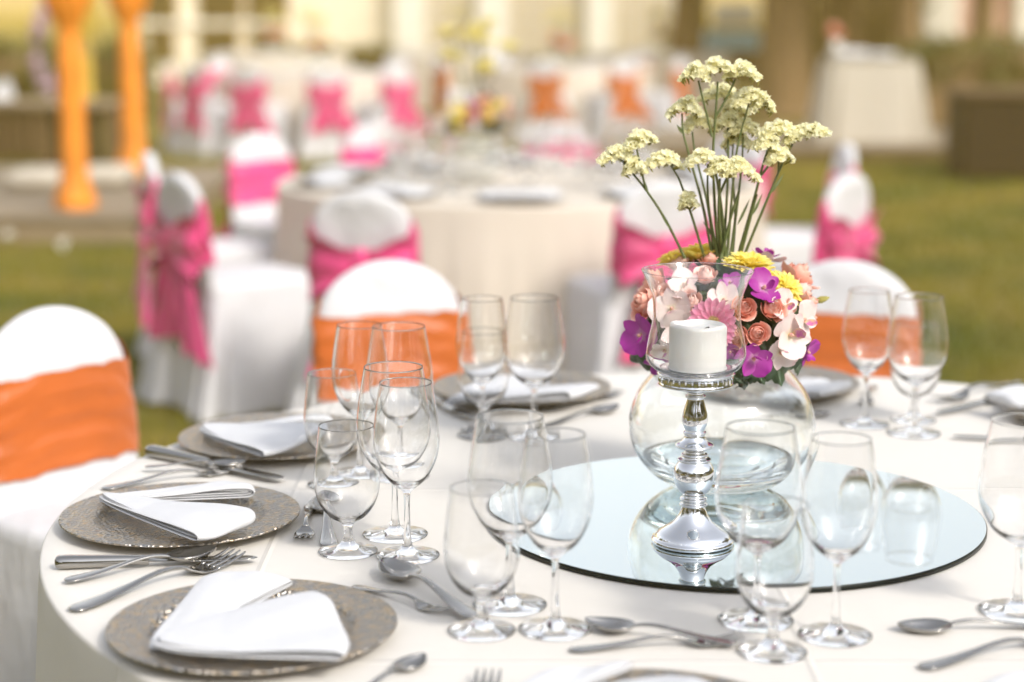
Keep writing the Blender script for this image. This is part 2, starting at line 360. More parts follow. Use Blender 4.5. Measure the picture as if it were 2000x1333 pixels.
# ------------------------------------------------------------------ far background
BY = 33.0
def px2x(u, Y): return (u - 1000) / F_PX * Y * 1.0
def build_house():
    x0, x1 = px2x(280, BY), px2x(1322, BY)
    b = thing('building', 'long cream garden building behind all the banquet tables', 'building', (0, BY, 0))
    put('wall', bbox('wall', x0, x1, 0.3, 6, 0, 4.6, M['cream_wall'], 0.02), b)
    put('roof', bbox('roof', x0 - .4, x1 + .4, -.2, 6.4, 4.6, 4.9, M['roof'], 0.05), b)
    for u0, u1 in ((770, 832), (930, 992), (1140, 1192)):
        put('pillar', bbox('pillar', px2x(u0, BY), px2x(u1, BY), -.12, .3, 0, 4.6, M['cream_trim'], 0.03), b)
    put('ledge', bbox('ledge', x0, px2x(560, BY), 0.22, .3, 1.02, 1.16, M['cream_trim'], 0.02), b)
    for u0, u1, z0, z1 in ((300, 338, .45, 1.0), (400, 462, .45, 1.0), (500, 555, .45, 1.0), (296, 345, 1.17, 1.9), (400, 470, 1.17, 1.9), (495, 560, 1.17, 1.9)):
        fr = put('window', bbox('window', px2x(u0, BY) - .06, px2x(u1, BY) + .06, .2, .295, z0 - .03, z1 + .03, M['shutter'], 0.01), b)
        put('pane', bbox('pane', px2x(u0, BY), px2x(u1, BY), .17, .198, z0, z1, M['pane'], 0.005), fr)
    for u0, u1 in ((832, 930), (992, 1140), (1192, 1315)):
        sm = bbox('louvre_slat', px2x(u0, BY), px2x(u1, BY), .14, .27, 0, .075, M['louvre'], 0.01)
        for k in range(13):
            put('slat', sm, b, (0, 0, .25 + k * .11))
        pm = bbox('louvre_post', -.025, .025, .08, .139, .2, 1.7, M['cream_trim'], 0.005)
        n = int((u1 - u0) / 14)
        for k in range(n): put('baluster', pm, b, (px2x(u0 + (k + .5) * (u1 - u0) / n, BY), 0, 0))
    return b
build_house()
def leaf_cloud(n, size, ext, seed, shape='ball'):
    """joined leaf-sized faces in clumps through a volume of half extents ext"""
    g = np.random.default_rng(seed); V = []
    nc = max(6, n // 60); 
    if shape == 'ball':
        d = g.normal(size=(nc, 3)); d /= np.linalg.norm(d, axis=1)[:, None]; cc = d * (g.random((nc, 1)) ** .4)
    else: cc = g.random((nc, 3)) * 2 - 1
    idx = g.integers(0, nc, n); rad = 0.16 + 0.16 * g.random(nc)
    P = cc[idx] + g.normal(size=(n, 3)) * rad[idx][:, None] * .6
    P = P * np.array(ext)
    a = g.normal(size=(n, 3)); a /= np.linalg.norm(a, axis=1)[:, None]; b = np.cross(a, g.normal(size=(n, 3))); b /= np.linalg.norm(b, axis=1)[:, None]
    s = size * (0.6 + 0.8 * g.random((n, 1)))
    V = np.stack([P - a * s, P + b * s * .45, P + a * s, P - b * s * .45], 1).reshape(-1, 3)
    return V, n
def cloud_mesh(name, V, n, m):
    me = bpy.data.meshes.new(name); me.vertices.add(4 * n); me.vertices.foreach_set('co', np.ascontiguousarray(V).ravel())
    me.loops.add(4 * n); me.loops.foreach_set('vertex_index', np.arange(4 * n, dtype=np.int32))
    me.polygons.add(n); me.polygons.foreach_set('loop_start', np.arange(0, 4 * n, 4, dtype=np.int32)); me.polygons.foreach_set('loop_total', np.full(n, 4, np.int32))
    me.materials.append(m); me.update(); me.validate(); return me
def tree(label, x, y, h, r, tr, seed, lean=0.0):
    t = thing('garden_tree', label, 'tree', (x, y, 0), group='trees behind the white buffet table')
    path = spline([(0, 0, 0), (lean * .3, .05, h * .25), (lean, 0, h * .5), (lean * 1.3, 0, h * .85)], 6)
    trunk = put('trunk', tube('trunk', path, np.linspace(tr * 1.25, tr * .35, len(path)), M['bark'], 12), t)
    g = random.Random(seed)
    for k in range(5):
        a = k * 2.4 + g.random(); z = h * (.38 + .07 * k); q = (lean * z / h * 1.6, 0, z)
        p = spline([q, (q[0] + math.cos(a) * r * .4, math.sin(a) * r * .4, z + h * .12), (q[0] + math.cos(a) * r * .8, math.sin(a) * r * .8, z + h * .2)], 4)
        put('limb', tube('limb', p, np.linspace(tr * .4, tr * .1, len(p)), M['bark'], 7), t)
    V, n = leaf_cloud(5200, .085, (r, r, h * .30), seed); V = V + np.array([lean, 0, h * .70])
    put('crown', cloud_mesh('crown', V, n, M['crown']), t)
for i, (u, y, h, r, tr, lab) in enumerate([
        (1330, 26, 5.4, 1.9, .20, 'brown tree trunk at the right end of the cream building'),
        (1530, 24, 5.2, 1.8, .30, 'thick brown tree trunk right of the pale blue cart panel'),
        (1640, 25.5, 5.3, 1.9, .22, 'brown tree trunk straight behind the white buffet table'),
        (1765, 23.5, 5.0, 1.7, .17, 'slim brown tree trunk left of the pale pillar wall'),
        (1905, 24.5, 5.3, 1.9, .16, 'slim pinkish brown trunk in front of the pink wall')]):
    tree(lab, px2x(u, y), y, h, r, tr, 20 + i, (.1, -.15, .05, -.1, .12)[i])
def hedge(label, u0, u1, y, h, dep, seed, n=9000, col='hedge', name='hedge'):
    x0, x1 = px2x(u0, y), px2x(u1, y); wd = (x1 - x0) / 2
    t = thing(name, label, 'hedge', ((x0 + x1) / 2, y, 0))
    V, n = leaf_cloud(n, .05, (wd, dep, h / 2), seed, 'box'); V = V + np.array([0, 0, h / 2])
    put('foliage', cloud_mesh('foliage', V, n, M[col]), t)
    put('stems', bbox('stems', -wd * .97, wd * .97, -dep * .7, dep * .7, 0, h * .9, M['bark'], .1), t)
hedge('clipped green hedge low in front of the cream wall', 560, 770, 30, .72, .35, 61, 5000)
hedge('dark green hedge behind the brown wicker counter', 1770, 2120, 21.5, 1.02, .5, 62, 9000)
hedge('dark hedge behind the low bench at the left edge', -160, 130, 20.5, 1.0, .5, 63, 9000)
hedge('olive hedge between the two orange posts', 150, 292, 24, .9, .5, 64, 6000)
hedge('low green hedge between orange tied chairs and trees', 830, 1330, 30.5, .55, .3, 65, 7000)
# the garden's tree belt behind and beside the photographer (seen only in the silver and the glasses)
def tree_belt():
    Vs = []; g = random.Random(12)
    for k in range(26):
        a = R(-118) + k / 25 * R(236); rad = g.uniform(15, 19); h = g.uniform(6.2, 8.2)
        V, n = leaf_cloud(2600, .22, (1.9, 1.9, h * .5), 200 + k); Vs.append(V + np.array([rad * math.sin(a), 3 - rad * math.cos(a), h * .5]))
    V = np.concatenate(Vs); return cloud_mesh('treeline', V, len(V) // 4, M['crown'])
tag(put('treeline', tree_belt()), 'belt of dark garden trees round the lawn', 'trees', kind='stuff')
# wooden fence behind the trees
ff = thing('wooden_fence', 'dark brown board fence behind the tree trunks', 'fence', (0, 28.5, 0))
fx0, fx1 = px2x(1322, 28.5), px2x(1800, 28.5); nb = 26; bw = (fx1 - fx0) / nb
bmsh = bbox('fence_board', 0, bw * .93, -.02, .02, .05, 1.75, M['darkwood'], .008)
for k in range(nb):
    if 1368 < 1322 + (k + .5) * 478 / nb < 1482: continue
    put('board', bmsh, ff, (fx0 + k * bw, 0, rng.uniform(-.03, .03)))
put('rail', bbox('rail', fx0, px2x(1368, 28.5), .021, .08, .4, .5, M['darkwood']), ff)
put('rail', bbox('rail', px2x(1485, 28.5), fx1, .021, .08, .4, .5, M['darkwood']), ff)
cw = px2x(1428, 28)
ct = thing('garden_cart', 'pale cart with a light blue side panel between brown trunks', 'cart', (cw, 28, 0))
put('panel', bbox('panel', -.42, .42, -.25, .25, .76, 1.03, M['blue_panel'], .02), ct)
put('body', bbox('body', -.40, .40, -.22, .22, .25, .758, M['darkwood'], .02), ct)
put('box', bbox('box', -.32, .32, -.2, .2, 1.1, 1.45, M['cream_trim'], .06), ct)
put('shelf', bbox('shelf', -.40, .40, -.24, .24, 1.031, 1.07, M['darkwood'], .01), ct)
for sx in (-1, 1):
    wm = lathe('wheel', [(0, -.02), (.16, -.02), (.19, -.012), (.19, .012), (.16, .02), (0, .02)], M['darkwood'], 24)
    put('wheel', wm, ct, (sx * .43, 0, .19), (0, PI / 2, 0))
    put('post', bbox('post', -.02, .02, -.02, .02, 1.0, 1.12, M['darkwood'], .004), ct, (sx * .3, .1, 0))
pw = thing('pink_garden_wall', 'pink rendered wall with pale pillars behind the right hedge', 'wall', (0, 27, 0))
put('wall', bbox('wall', px2x(1840, 27), px2x(2200, 27), .1, .4, 0, 2.6, M['pink_wall'], .02), pw)
for u0, u1 in ((1790, 1858), (1905, 1925), (1965, 2010)):
    put('pillar', bbox('pillar', px2x(u0, 27), px2x(u1, 27), -.1, .098, 0, 2.7, M['cream_trim'], .03), pw)
put('coping', bbox('coping', px2x(1835, 27), px2x(2205, 27), .0, .5, 2.6, 2.7, M['cream_trim'], .02), pw)

# right deck, buffet table, wicker counter
dk = thing('deck', 'low grey wooden deck under the white buffet table', 'deck', (px2x(1700, 18.6), 18.9, 0)); dk['kind'] = 'structure'
pm = bbox('plank', -2.4, 2.4, -.068, .068, .10, .14, M['deckwood'], .006)
for k in range(18): put('plank', pm, dk, (0, -1.25 + k * .142, 0))
put('skirting', bbox('skirting', -2.38, 2.38, -1.30, -1.26, 0, .098, M['darkwood'], .005), dk)
bt = thing('buffet_table', 'small white clothed buffet table on the deck at the right', 'table', (px2x(1690, 18.4), 18.4, .14))
def drape_box(wx, wy, h, amp, seed, nfold=30, m=None, r=.04):
    n = 160; rows = 14; P = []
    for j in range(rows):
        t = j / (rows - 1); ring = []
        for k in range(n):
            a = 2 * PI * k / n; c, s = math.cos(a), math.sin(a); e = 0.22
            bx = math.copysign(abs(c) ** e, c) * wx; by = math.copysign(abs(s) ** e, s) * wy
            f = 1 + (.10 + amp * (1 + noise1(a * nfold / 3, seed))) * t ** .8
            ring.append((bx * f, by * f, h * (1 - t)))
        P.append(ring)
    V = [p for r_ in P for p in r_]; Fc = quads(rows, n, False, True); Fc.append(tuple(range(n)))
    return mesh('drape', V, Fc, m)
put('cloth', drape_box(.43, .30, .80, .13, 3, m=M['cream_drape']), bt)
sh = tag(put('napkin_stack', bbox('napkin_stack', -.16, .16, -.12, .12, 0, .075, M['napkin'], .02), None, (bt.location.x - .18, 18.4, .943)), 'white stack of folded linen on the left half of the buffet table', 'napkins')
sh2 = tag(put('napkin_stack', bbox('napkin_stack2', -.12, .12, -.1, .1, 0, .05, M['napkin'], .02), None, (bt.location.x + .12, 18.35, .943)), 'lower white linen stack on the right half of the buffet table', 'napkins')
fv = thing('flower_vase', 'small vase of peach flowers behind the buffet linen', 'vase', (bt.location.x - .30, 18.55, .941))
put('vase', lathe('vase', [(0, 0), (.05, 0), (.06, .05), (.045, .14), (.055, .16), (.05, .16), (.04, .14), (0, .02)], M['cream_trim'], 20), fv)
V, n = leaf_cloud(160, .03, (.09, .09, .08), 5); put('blooms', cloud_mesh('blooms', V + np.array([0, 0, .24]), n, M['rose']), fv)
wc = thing('wicker_counter', 'dark brown wicker counter at the right edge of the lawn', 'counter', (px2x(1990, 15.9), 15.9, 0))
put('body', bbox('body', -.56, .56, -.3, .35, .02, .70, M['wicker'], .03), wc)
put('top', bbox('top', -.60, .60, -.34, .39, .70, .745, M['darkwood'], .012), wc)
for sx in (-.5, .5):
    for sy in (-.25, .3): put('foot', bbox('foot', -.03, .03, -.03, .03, 0, .019, M['darkwood'], .004), wc, (sx, sy, 0))

# left platform with orange posts, bench
pf = thing('platform', 'low grey wooden platform with orange posts at the left', 'platform', (-3.9, 13.2, 0)); pf['kind'] = 'structure'
pm = bbox('plank', -1.75, 1.75, -.075, .075, .14, .19, M['deckwood'], .008)
for k in range(22): put('plank', pm, pf, (0, -1.65 + k * .156, 0))
put('skirting', bbox('skirting', -1.72, 1.72, -1.70, -1.66, 0, .138, M['wood'], .006), pf)
put('skirting', bbox('skirting', 1.68, 1.72, -1.659, 1.7, 0, .138, M['wood'], .006), pf)
def drape_post(label, u, Y, z0, col, rr):
    t = thing('draped_post', label, 'post', (px2x(u, Y), Y, z0), group=None)
    put('pole', bbox('pole', -.04, .04, -.04, .04, 0, 2.5, M['wood'], .01), t)
    n = 40; P = []
    zs = [0, .03, .08, .16, .3, .6, .9, .98, 1.04, 1.09, 1.14, 1.20, 1.30, 1.6, 2.0, 2.45]
    rs = [1.55, 1.7, 1.55, 1.15, 1.0, 1.0, .97, .92, .82, .68, .92, 1.4, 1.9, 2.5, 3.0, 3.4]
    for z, r in zip(zs, rs):
        P.append([(r * rr * (1 + .17 * noise1(a * 7, z0 * 9 + u + z)) * math.cos(a) , r * rr * (1 + .17 * noise1(a * 7, u + z)) * math.sin(a), z) for a in [2 * PI * k / n for k in range(n)]])
    put('drape', grid('drape', P, M[col], False, True), t)
    tb = lathe('tie', [(.68 * rr + .004, -.03), (.68 * rr + .016, 0), (.68 * rr + .004, .03)], M[col], 24); put('tie', tb, t, (0, 0, 1.09))
    return t
drape_post('nearer orange draped post at the platform corner', 145, 11.8, .19, 'orange_drape', .076)
drape_post('farther orange draped post left of the pink tied chairs', 262, 14.2, .19, 'orange_drape', .076)
drape_post('thin mustard draped post between the two orange posts', 176, 16.9, 0.0, 'mustard', .055)
drape_post('orange draped post at the left platform corner outside the picture', -330, 12.6, .19, 'orange_drape', .076) if False else None
def cushion(name, label, x, y, z, wx, wy, h):
    P = []
    for j in range(9):
        f = j / 8 * PI; ring = []
        for k in range(40):
            a = 2 * PI * k / 40; c, s = math.cos(a), math.sin(a); sr = math.sin(f) ** .4 if 0 < j < 8 else 0.0
            ring.append((math.copysign(abs(c) ** .35, c) * wx * sr, math.copysign(abs(s) ** .35, s) * wy * sr, h / 2 - math.copysign(abs(math.cos(f)) ** .8, math.cos(f)) * h / 2))
        P.append(ring)
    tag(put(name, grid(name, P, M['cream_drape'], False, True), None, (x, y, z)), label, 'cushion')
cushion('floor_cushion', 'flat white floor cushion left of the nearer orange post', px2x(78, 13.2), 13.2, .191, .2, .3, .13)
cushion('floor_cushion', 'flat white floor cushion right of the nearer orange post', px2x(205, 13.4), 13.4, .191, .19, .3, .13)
bn = thing('garden_bench', 'long dark brown bench table behind the orange posts', 'bench', (px2x(90, 16.6), 16.6, 0))
put('top', bbox('top', -.95, .68, -.3, .3, .56, .62, M['wood'], .012), bn)
for k in range(9): put('slat', bbox('slat', -.04, .04, -.02, .02, .14, .555, M['darkwood'], .006), bn, (-.86 + k * .105, -.2, 0))
put('panel', bbox('panel', -.92, .0, -.17, -.13, .12, .555, M['darkwood'], .006), bn)
for sx in (-.9, .05, .40, .62): put('leg', bbox('leg', -.04, .04, -.25, .25, 0, .559, M['darkwood'], .008), bn, (sx, .03, 0))
cn = mesh('cone', [(-.12, -.05, 0), (.09, -.05, 0), (.09, .08, 0), (-.12, .08, 0), (.06, 0, .2), (-.06, .02, .12)], [(0, 1, 4, 5), (1, 2, 4), (2, 3, 5, 4), (3, 0, 5), (3, 2, 1, 0)], M['napkin'], False)
tag(put('folded_cloth', cn, None, (px2x(12, 16.6), 16.6, .621)), 'white folded cloth standing on the dark bench', 'cloth')
pp = thing('potted_plant', 'lilac flowering plant behind the bench beside the nearer post', 'plant', (px2x(95, 18.3), 18.3, 0))
put('pot', lathe('pot', [(0, 0), (.12, 0), (.17, .3), (.18, .33), (.15, .33), (.14, .28), (0, .28)], M['roof'], 20), pp)
put('stalk', tube('stalk', [(0, 0, .25), (.02, 0, .7), (-.02, 0, 1.1), (.03, 0, 1.3)], .015, M['stem'], 6), pp)
V, n = leaf_cloud(260, .05, (.16, .16, .42), 77); put('blooms', cloud_mesh('blooms', V + np.array([.0, 0, .95]), n, M['lilac']), pp)
# small flowers standing on the lawn
for u, v, m_, lab in ((18, 478, 'lawn_petal', 'leftmost white flower on the lawn before the platform'), (62, 468, 'mum', 'yellow flower on the lawn before the platform'),
                      (130, 462, 'lawn_petal', 'white flower on the lawn below the nearer orange post'), (122, 492, 'lawn_petal', 'pale flower lowest on the lawn before the platform'),
                      (166, 458, 'lilac', 'lilac flower on the lawn before the platform'), (236, 466, 'lawn_petal', 'white flower on the lawn beside the pink bow')):
    p = at(u, v, .0); t = thing('lawn_flower', lab, 'flower', p, 0, 'loose flowers on the lawn')
    V, n = leaf_cloud(70, .016, (.035, .035, .03), int(u)); put('petals', cloud_mesh('petals', V + np.array([0, 0, .055]), n, M[m_]), t)
    put('stalk', tube('stalk', [(0, 0, 0), (.004, 0, .05)], .004, M['stem'], 5), t)

# ------------------------------------------------------------------ tables
def round_cloth(name, rad, h, m, folds, amp, seed, rows=26, n=288, flare=.05):
    prof = [0, .25, .5, .75, .9, .97]
    P = []
    def ring(r, z, t):
        o = []
        for k in range(n):
            a = 2 * PI * k / n
            f = noise1(a * folds, seed) * .6 + noise1(a * folds * .53, seed + 4) * .4
            rr = r + (flare * t + amp * f * t ** .9)
            o.append((rr * math.cos(a), rr * math.sin(a), z))
        return o
    for p in prof: P.append(ring(max(p * rad, .001), h, 0))
    for k in range(1, 5):
        q = k / 4 * PI / 2; P.append(ring(rad - .007 + .007 * math.sin(q), h - .007 + .007 * math.cos(q), 0))
    for k in range(1, rows): t = k / (rows - 1); P.append(ring(rad, (h - .010) * (1 - t) + .006, t))
    return grid(name, P, m, False, True)
TC = Vector((.388, 2.663, 0)); TR = 1.053
tag(put('tablecloth', round_cloth('tablecloth', TR, TZ, M['tablecloth'], 9, .035, 1), None, TC), 'cream floor length cloth over the big near round table', 'tablecloth')
T2 = Vector((.03, 7.75, 0))
tag(put('tablecloth', round_cloth('beige_cloth', 1.0, TZ, M['beige_cloth'], 12, .05, 2), None, T2), 'beige floor length cloth over the middle round table', 'tablecloth')
FT = [(Vector((-2.0, 19.2, 0)), 'cream cloth over the far round table ringed by pink tied chairs'), (Vector((.55, 21.2, 0)), 'cream cloth over the far round table ringed by orange tied chairs'),
      (Vector((-3.2, 25.5, 0)), 'cream cloth over the farthest round table at the left'), (Vector((-.75, 26.5, 0)), 'cream cloth over the farthest round table at the middle'), (Vector((2.0, 26.0, 0)), 'cream cloth over the farthest round table at the right')]
fcl = round_cloth('far_cloth', 1.0, TZ, M['beige_cloth'], 12, .05, 3, 14, 144)
for p, lab in FT: tag(put('tablecloth', fcl, None, p), lab, 'tablecloth')

# ------------------------------------------------------------------ chairs
def back_y(z): return -.215 - .10 * (z - .46)
def back_w(z):
    if z <= .72: return .192 - .012 * (z - .4) / .32
    q = min(1, (z - .72) / .16); return .18 * math.sqrt(max(0, 1 - q ** 2.1))
def back_loft(name, zs, m, off=0.0, seed=0, wr=0.0, n=56, zfun=None, close=True):
    P = []
    for i, z in enumerate(zs):
        ring = []
        for k in range(n):
            a = 2 * PI * k / n; c, s = math.cos(a), math.sin(a)
            zz = zfun(z, a) if zfun else z
            wv = back_w(zz) + off; th = .030 * (min(1, (wv / .12)) ** .5) + off
            e = .75
            x = math.copysign(abs(c) ** e, c) * wv; y = math.copysign(abs(s) ** e, s) * th
            o = wr * noise1(zz * 55 + a * 2 + 1.5 * math.sin(a * 3 + seed), seed) if wr else 0
            ring.append((x * (1 + o * .5), back_y(zz) + y + (o * .5 if s > 0 else -o * .5), zz))
        P.append(ring)
    return grid(name, P, m, False, True)
zs = list(np.linspace(.42, .72, 12)) + [.72 + .16 * math.sin(q) for q in np.linspace(.12, PI / 2, 14)]
back_me = back_loft('back_cover', zs, M['chair_cloth'], 0, 1, .003)
def outline(a, e=.32):
    c, s = math.cos(a), math.sin(a)
    return math.copysign(abs(c) ** e, c) * .215, math.copysign(abs(s) ** e, s) * .235 + .0
def chair_skirt():
    n = 120; P = []
    for j in range(12):
        t = j / 11; ring = []
        for k in range(n):
            a = 2 * PI * k / n; x, y = outline(a); corner = abs(math.sin(2 * a)) ** 3
            f = 1 + t * (.10 + .22 * corner + .11 * (1.9 if y < -.1 else 1) * noise1(a * 11, 2) * t ** .7)
            ring.append((x * f, y * f - .03 * t * (y < 0), .452 * (1 - t) + .012))
        P.append(ring)
    return grid('skirt', P, M['chair_cloth'], False, True)
def seat_mesh():
    n = 120; P = []
    for sc, dz in ((1.0, 0), (.992, .010), (.975, .020), (.94, .028), (.88, .033), (.7, .038), (.35, .041), (.01, .041)):
        P.append([(outline(2 * PI * k / n)[0] * sc, outline(2 * PI * k / n)[1] * sc, .464 + dz) for k in range(n)])
    return grid('seat_cover', P, M['chair_cloth'], False, True)
skirt_me, seat_me = chair_skirt(), seat_mesh()
def band_z(t, a):
    """t 0..1 across the sash; at the back it gathers towards the knot"""
    s = math.sin(a); g = max(0.0, -s) ** 2.2            # back centre
    lo = .560 * (1 - g) + .580 * g; hi = .755 * (1 - g) + .69 * g
    side = max(0, 1 - abs(s) * 1.6) ; hi += .045 * side * (s < .2)
    return lo + (hi - lo) * t
def sash_mesh(m):
    P = []; n = 128
    for i in range(24):
        t = i / 23; ring = []
        for k in range(n):
            a = 2 * PI * k / n; c, s = math.cos(a), math.sin(a); z = band_z(t, a) + .005 * noise1(a * 3, 5) + .0025 * noise1(a * 13, 2) 
            wv = back_w(z) + .007; th = .030 * (min(1, wv / .12) ** .5) + .007
            o = .0040 * noise1(t * 10 + a * 1.6 + 1.3 * math.sin(2 * a + 1), 3) + .0018 * noise1(t * 26 - a * 3.1 + 1.7 * math.sin(3 * a), 8)
            x = math.copysign(abs(c) ** .75, c) * (wv + o); y = math.copysign(abs(s) ** .75, s) * (th + o)
            ring.append((x, back_y(z) + y, z))
        P.append(ring)
    return grid('sash', P, m, False, True)
def bow_loop(m, sx):
    P = []
    for i in range(22):
        q = 2 * PI * i / 22; ring = []
        lx = .085 * (1 - math.cos(q)) / 2 * 2.1; ly = .028 * math.sin(q)
        for j in range(7):
            v = j / 6 * 2 - 1; hw = .02 + .072 * (lx / .136) ** .8
            ring.append((sx * (lx + .005 * math.sin(v * 5 + q)), -.032 + ly - .012 * math.cos(v * 6) * lx / .1, v * hw + .010 * math.sin(q * 2) - .015 * lx / .136))
        P.append(ring)
    return grid('loop', P, m, True, False)
def bow_tail(m, sx, L=.40, spread=.10):
    P = []
    for i in range(16):
        t = i / 15; ring = []
        for j in range(11):
            v = j / 10 * 2 - 1; hw = .034 + .085 * t ** .7
            ring.append((sx * (.01 + spread * t) + v * hw, -.035 - .035 * t + .014 * math.sin(v * 7 + sx + t * 2) * (.4 + t), -.01 - L * t - .02 * t * v * sx))
        P.append(ring)
    return grid('tail', P, m)
def knot_mesh(m):
    return grid('knot', [[(.036 * math.cos(a) * math.sin(f) * (1 + .1 * math.sin(5 * a)), -.035 + .024 * math.sin(a) * math.sin(f), .048 * math.cos(f)) for a in np.linspace(0, 2 * PI, 17)[:-1]] for f in np.linspace(.01, PI - .01, 9)], m, False, True)
def make_chair(m, label, cat, loc, rz, group, tails=((.36, .05), (.40, .22))):
    t = thing('banquet_chair', label, cat, loc, rz, group)
    put('back_cover', back_me, t); put('seat_cover', seat_me, t); put('skirt', skirt_me, t)
    put('sash', sash_mesh(m), t)
    b = put('bow', knot_mesh(m), t, (0, back_y(.64) - .01, .645))
    for sx in (-1, 1):
        put('loop', bow_loop(m, sx), b)
        put('tail', bow_tail(m, sx, *tails[0 if sx < 0 else 1]), b)
    return t
CH = .88
def chair_loc(u, v, face, ch=CH):
    """top of the backrest seen at (u, v); face = compass direction the sitter looks"""
    p = at(u, v, ch); f = Vector((face[0], face[1], 0)).normalized()
    rz = math.atan2(-f.x, f.y); off = -back_y(ch)
    return Vector((p.x + f.x * off, p.y + f.y * off, 0)), rz
protos = {}
def chair(color, u, v, face, label, group, loc=None):
    if loc is None: l, rz = chair_loc(u, v, face)
    else: l = loc; rz = math.atan2(-face[0], face[1])
    if color not in protos: protos[color] = make_chair(M[color], label, 'chair', l, rz, group); return protos[color]
    return dup(protos[color], label, group, l, rz)
GO, GP, GF = 'orange sashed chairs at the near table', 'pink sashed chairs at the middle table', 'sashed chairs at the far tables'
chair('orange', 92, 600, (.78, -.63), 'white covered chair with wide orange sash at the left edge', GO)
chair('orange', 757, 508, (.30, -.95), 'white covered chair with orange sash behind the cluster of six glasses', GO)
chair('orange', 1650, 508, (-.25, -.97), 'white covered chair with orange sash half hidden by the flowers', GO)
chair('pink', 345, 337, (.80, .60), 'white chair with long pink bow tails hanging over its side', GP)
chair('pink', 290, 298, (.97, .25), 'white chair with pink bow just behind the long tailed bow chair', GP)
chair('pink', 705, 372, (.20, .98), 'white chair with pink bow in front of the beige table, left one', GP)
chair('pink', 1300, 352, (-.30, .95), 'white chair with pink bow left of the statice stems', GP)
chair('pink', 1660, 338, (-.80, .60), 'white chair with big pink bow on the open lawn at the right', GP)
chair('pink', 1655, 280, (-.97, -.05), 'white chair peeking out above the big pink bow chair', GP)
chair('pink', 505, 260, (.70, -.71), 'white chair with flat pink sash facing us left of the beige table', GP)
chair('pink', 1440, 264, (-.70, -.71), 'white chair with flat pink sash facing us behind the statice stems', GP)
chair('pink', 1095, 238, (-.15, -.99), 'white chair with pink sash behind the beige table, right of its flowers', GP)
chair('pink', 735, 238, (.2, -.98), 'white chair with pink sash behind the beige table, left of its flowers', GP)
def ring_chairs(center, color, lst):
    for ang, lab in lst:
        a = R(ang); f = Vector((-math.cos(a), -math.sin(a), 0))
        chair(color, 0, 0, f, lab, GF, loc=center - f * 1.22)
ring_chairs(FT[0][0], 'pink', [(195, 'far white chair with pink sash farthest to the left'), (222, 'far white chair with pink bow beside the farther orange post'), (250, 'far white chair with slanting pink bow above the flat sashed chair'),
                               (280, 'far white chair with hanging pink bow tail left of the middle'), (308, 'far white chair with pink bow left of the yellow flowers'), (140, 'far white chair with pink sash behind the left end of its table'), (60, 'far white chair with pink sash behind the right end of its table')])
ring_chairs(FT[1][0], 'orange', [(205, 'far white chair with orange sash just right of the pink ones'), (262, 'far white chair with orange sash second from the trees'), (295, 'far white chair with orange bow third from the pink ones'),
                                 (330, 'far white chair with orange sash nearest the tree trunks'), (120, 'far white chair with orange sash behind its table to the left'), (50, 'far white chair with orange sash behind its table to the right')])

# ------------------------------------------------------------------ glasses
def solid_glass(name, outer, inner, m, n=72):
    inner = [(r + .00032 if z > .06 * (outer[-1][1] > .15) and r > .02 else r, z) for r, z in inner] if name in ('goblet', 'wine', 'large_wine') else inner
    o = spline(outer, 5); i = spline(inner, 5)
    prof = [(0, 0.0)] + [tuple(p) for p in o] + [tuple(p) for p in i] ; prof[-1] = (0, prof[-1][1])
    prof = [(max(r, 0), z) for r, z in prof]
    return lathe(name, prof, m, n)
G_me = solid_glass('goblet', [(.0395, .0), (.0402, .0012), (.0390, .0026), (.026, .005), (.013, .010), (.0078, .018), (.0062, .028), (.0068, .037), (.0125, .0435), (.026, .052), (.0375, .068), (.0435, .086), (.0447, .102), (.0432, .125), (.0402, .150), (.0372, .1745), (.0369, .1755)],
                   [(.0362, .1752), (.0364, .1735), (.0393, .150), (.0423, .125), (.0438, .102), (.0425, .086), (.0362, .069), (.0245, .0545), (.012, .0478), (.003, .0466), (0, .0465)], M['glass'])
W_me = solid_glass('wine', [(.0425, .0), (.0432, .0012), (.0420, .0024), (.028, .0045), (.012, .0085), (.0068, .016), (.0045, .035), (.0038, .060), (.0040, .080), (.0058, .090), (.014, .0965), (.028, .110), (.0400, .134), (.0443, .158), (.0432, .182), (.0395, .210), (.0352, .2375), (.0349, .2385)],
                   [(.0342, .2382), (.0344, .2365), (.0386, .210), (.0423, .182), (.0434, .158), (.0390, .1345), (.0268, .1118), (.012, .1005), (.003, .0990), (0, .0989)], M['glass'])
L_me = solid_glass('large_wine', [(.0450, .0), (.0457, .0012), (.0445, .0024), (.030, .0045), (.012, .0085), (.0070, .016), (.0047, .035), (.0040, .060), (.0043, .076), (.0065, .085), (.017, .0915), (.034, .105), (.0480, .130), (.0525, .152), (.0512, .176), (.0465, .207), (.0412, .2385), (.0409, .2395)],
                   [(.0402, .2392), (.0404, .2375), (.0456, .207), (.0503, .176), (.0516, .152), (.0470, .1305), (.0328, .1068), (.015, .0955), (.003, .0940), (0, .0939)], M['glass'])
GL = {'g': (G_me, 'water_goblet', 'goblet'), 'w': (W_me, 'wine_glass', 'wine glass'), 'l': (L_me, 'wine_glass', 'wine glass')}
def glass(kind, u, v, label):
    me, nm, cat = GL[kind]; p = at(u, v)
    tag(put(nm, me, None, (p.x, p.y, TZ + .0008), (0, 0, rng.uniform(0, 6))), label, cat, 'glasses on the near table')
glass('g', 680, 1079, 'short stemmed water goblet in front of the cluster, beside the dessert spoon handle')
glass('w', 796, 1087, 'slim wine glass with its foot behind the big dessert spoon')
glass('l', 772, 1046, 'large wine glass directly behind the front slim glass of the left cluster')
glass('l', 782, 932, 'large wine glass at the back of the left cluster, tallest against the orange sash')
glass('w', 706, 926, 'slim wine glass at the back left of the left cluster')
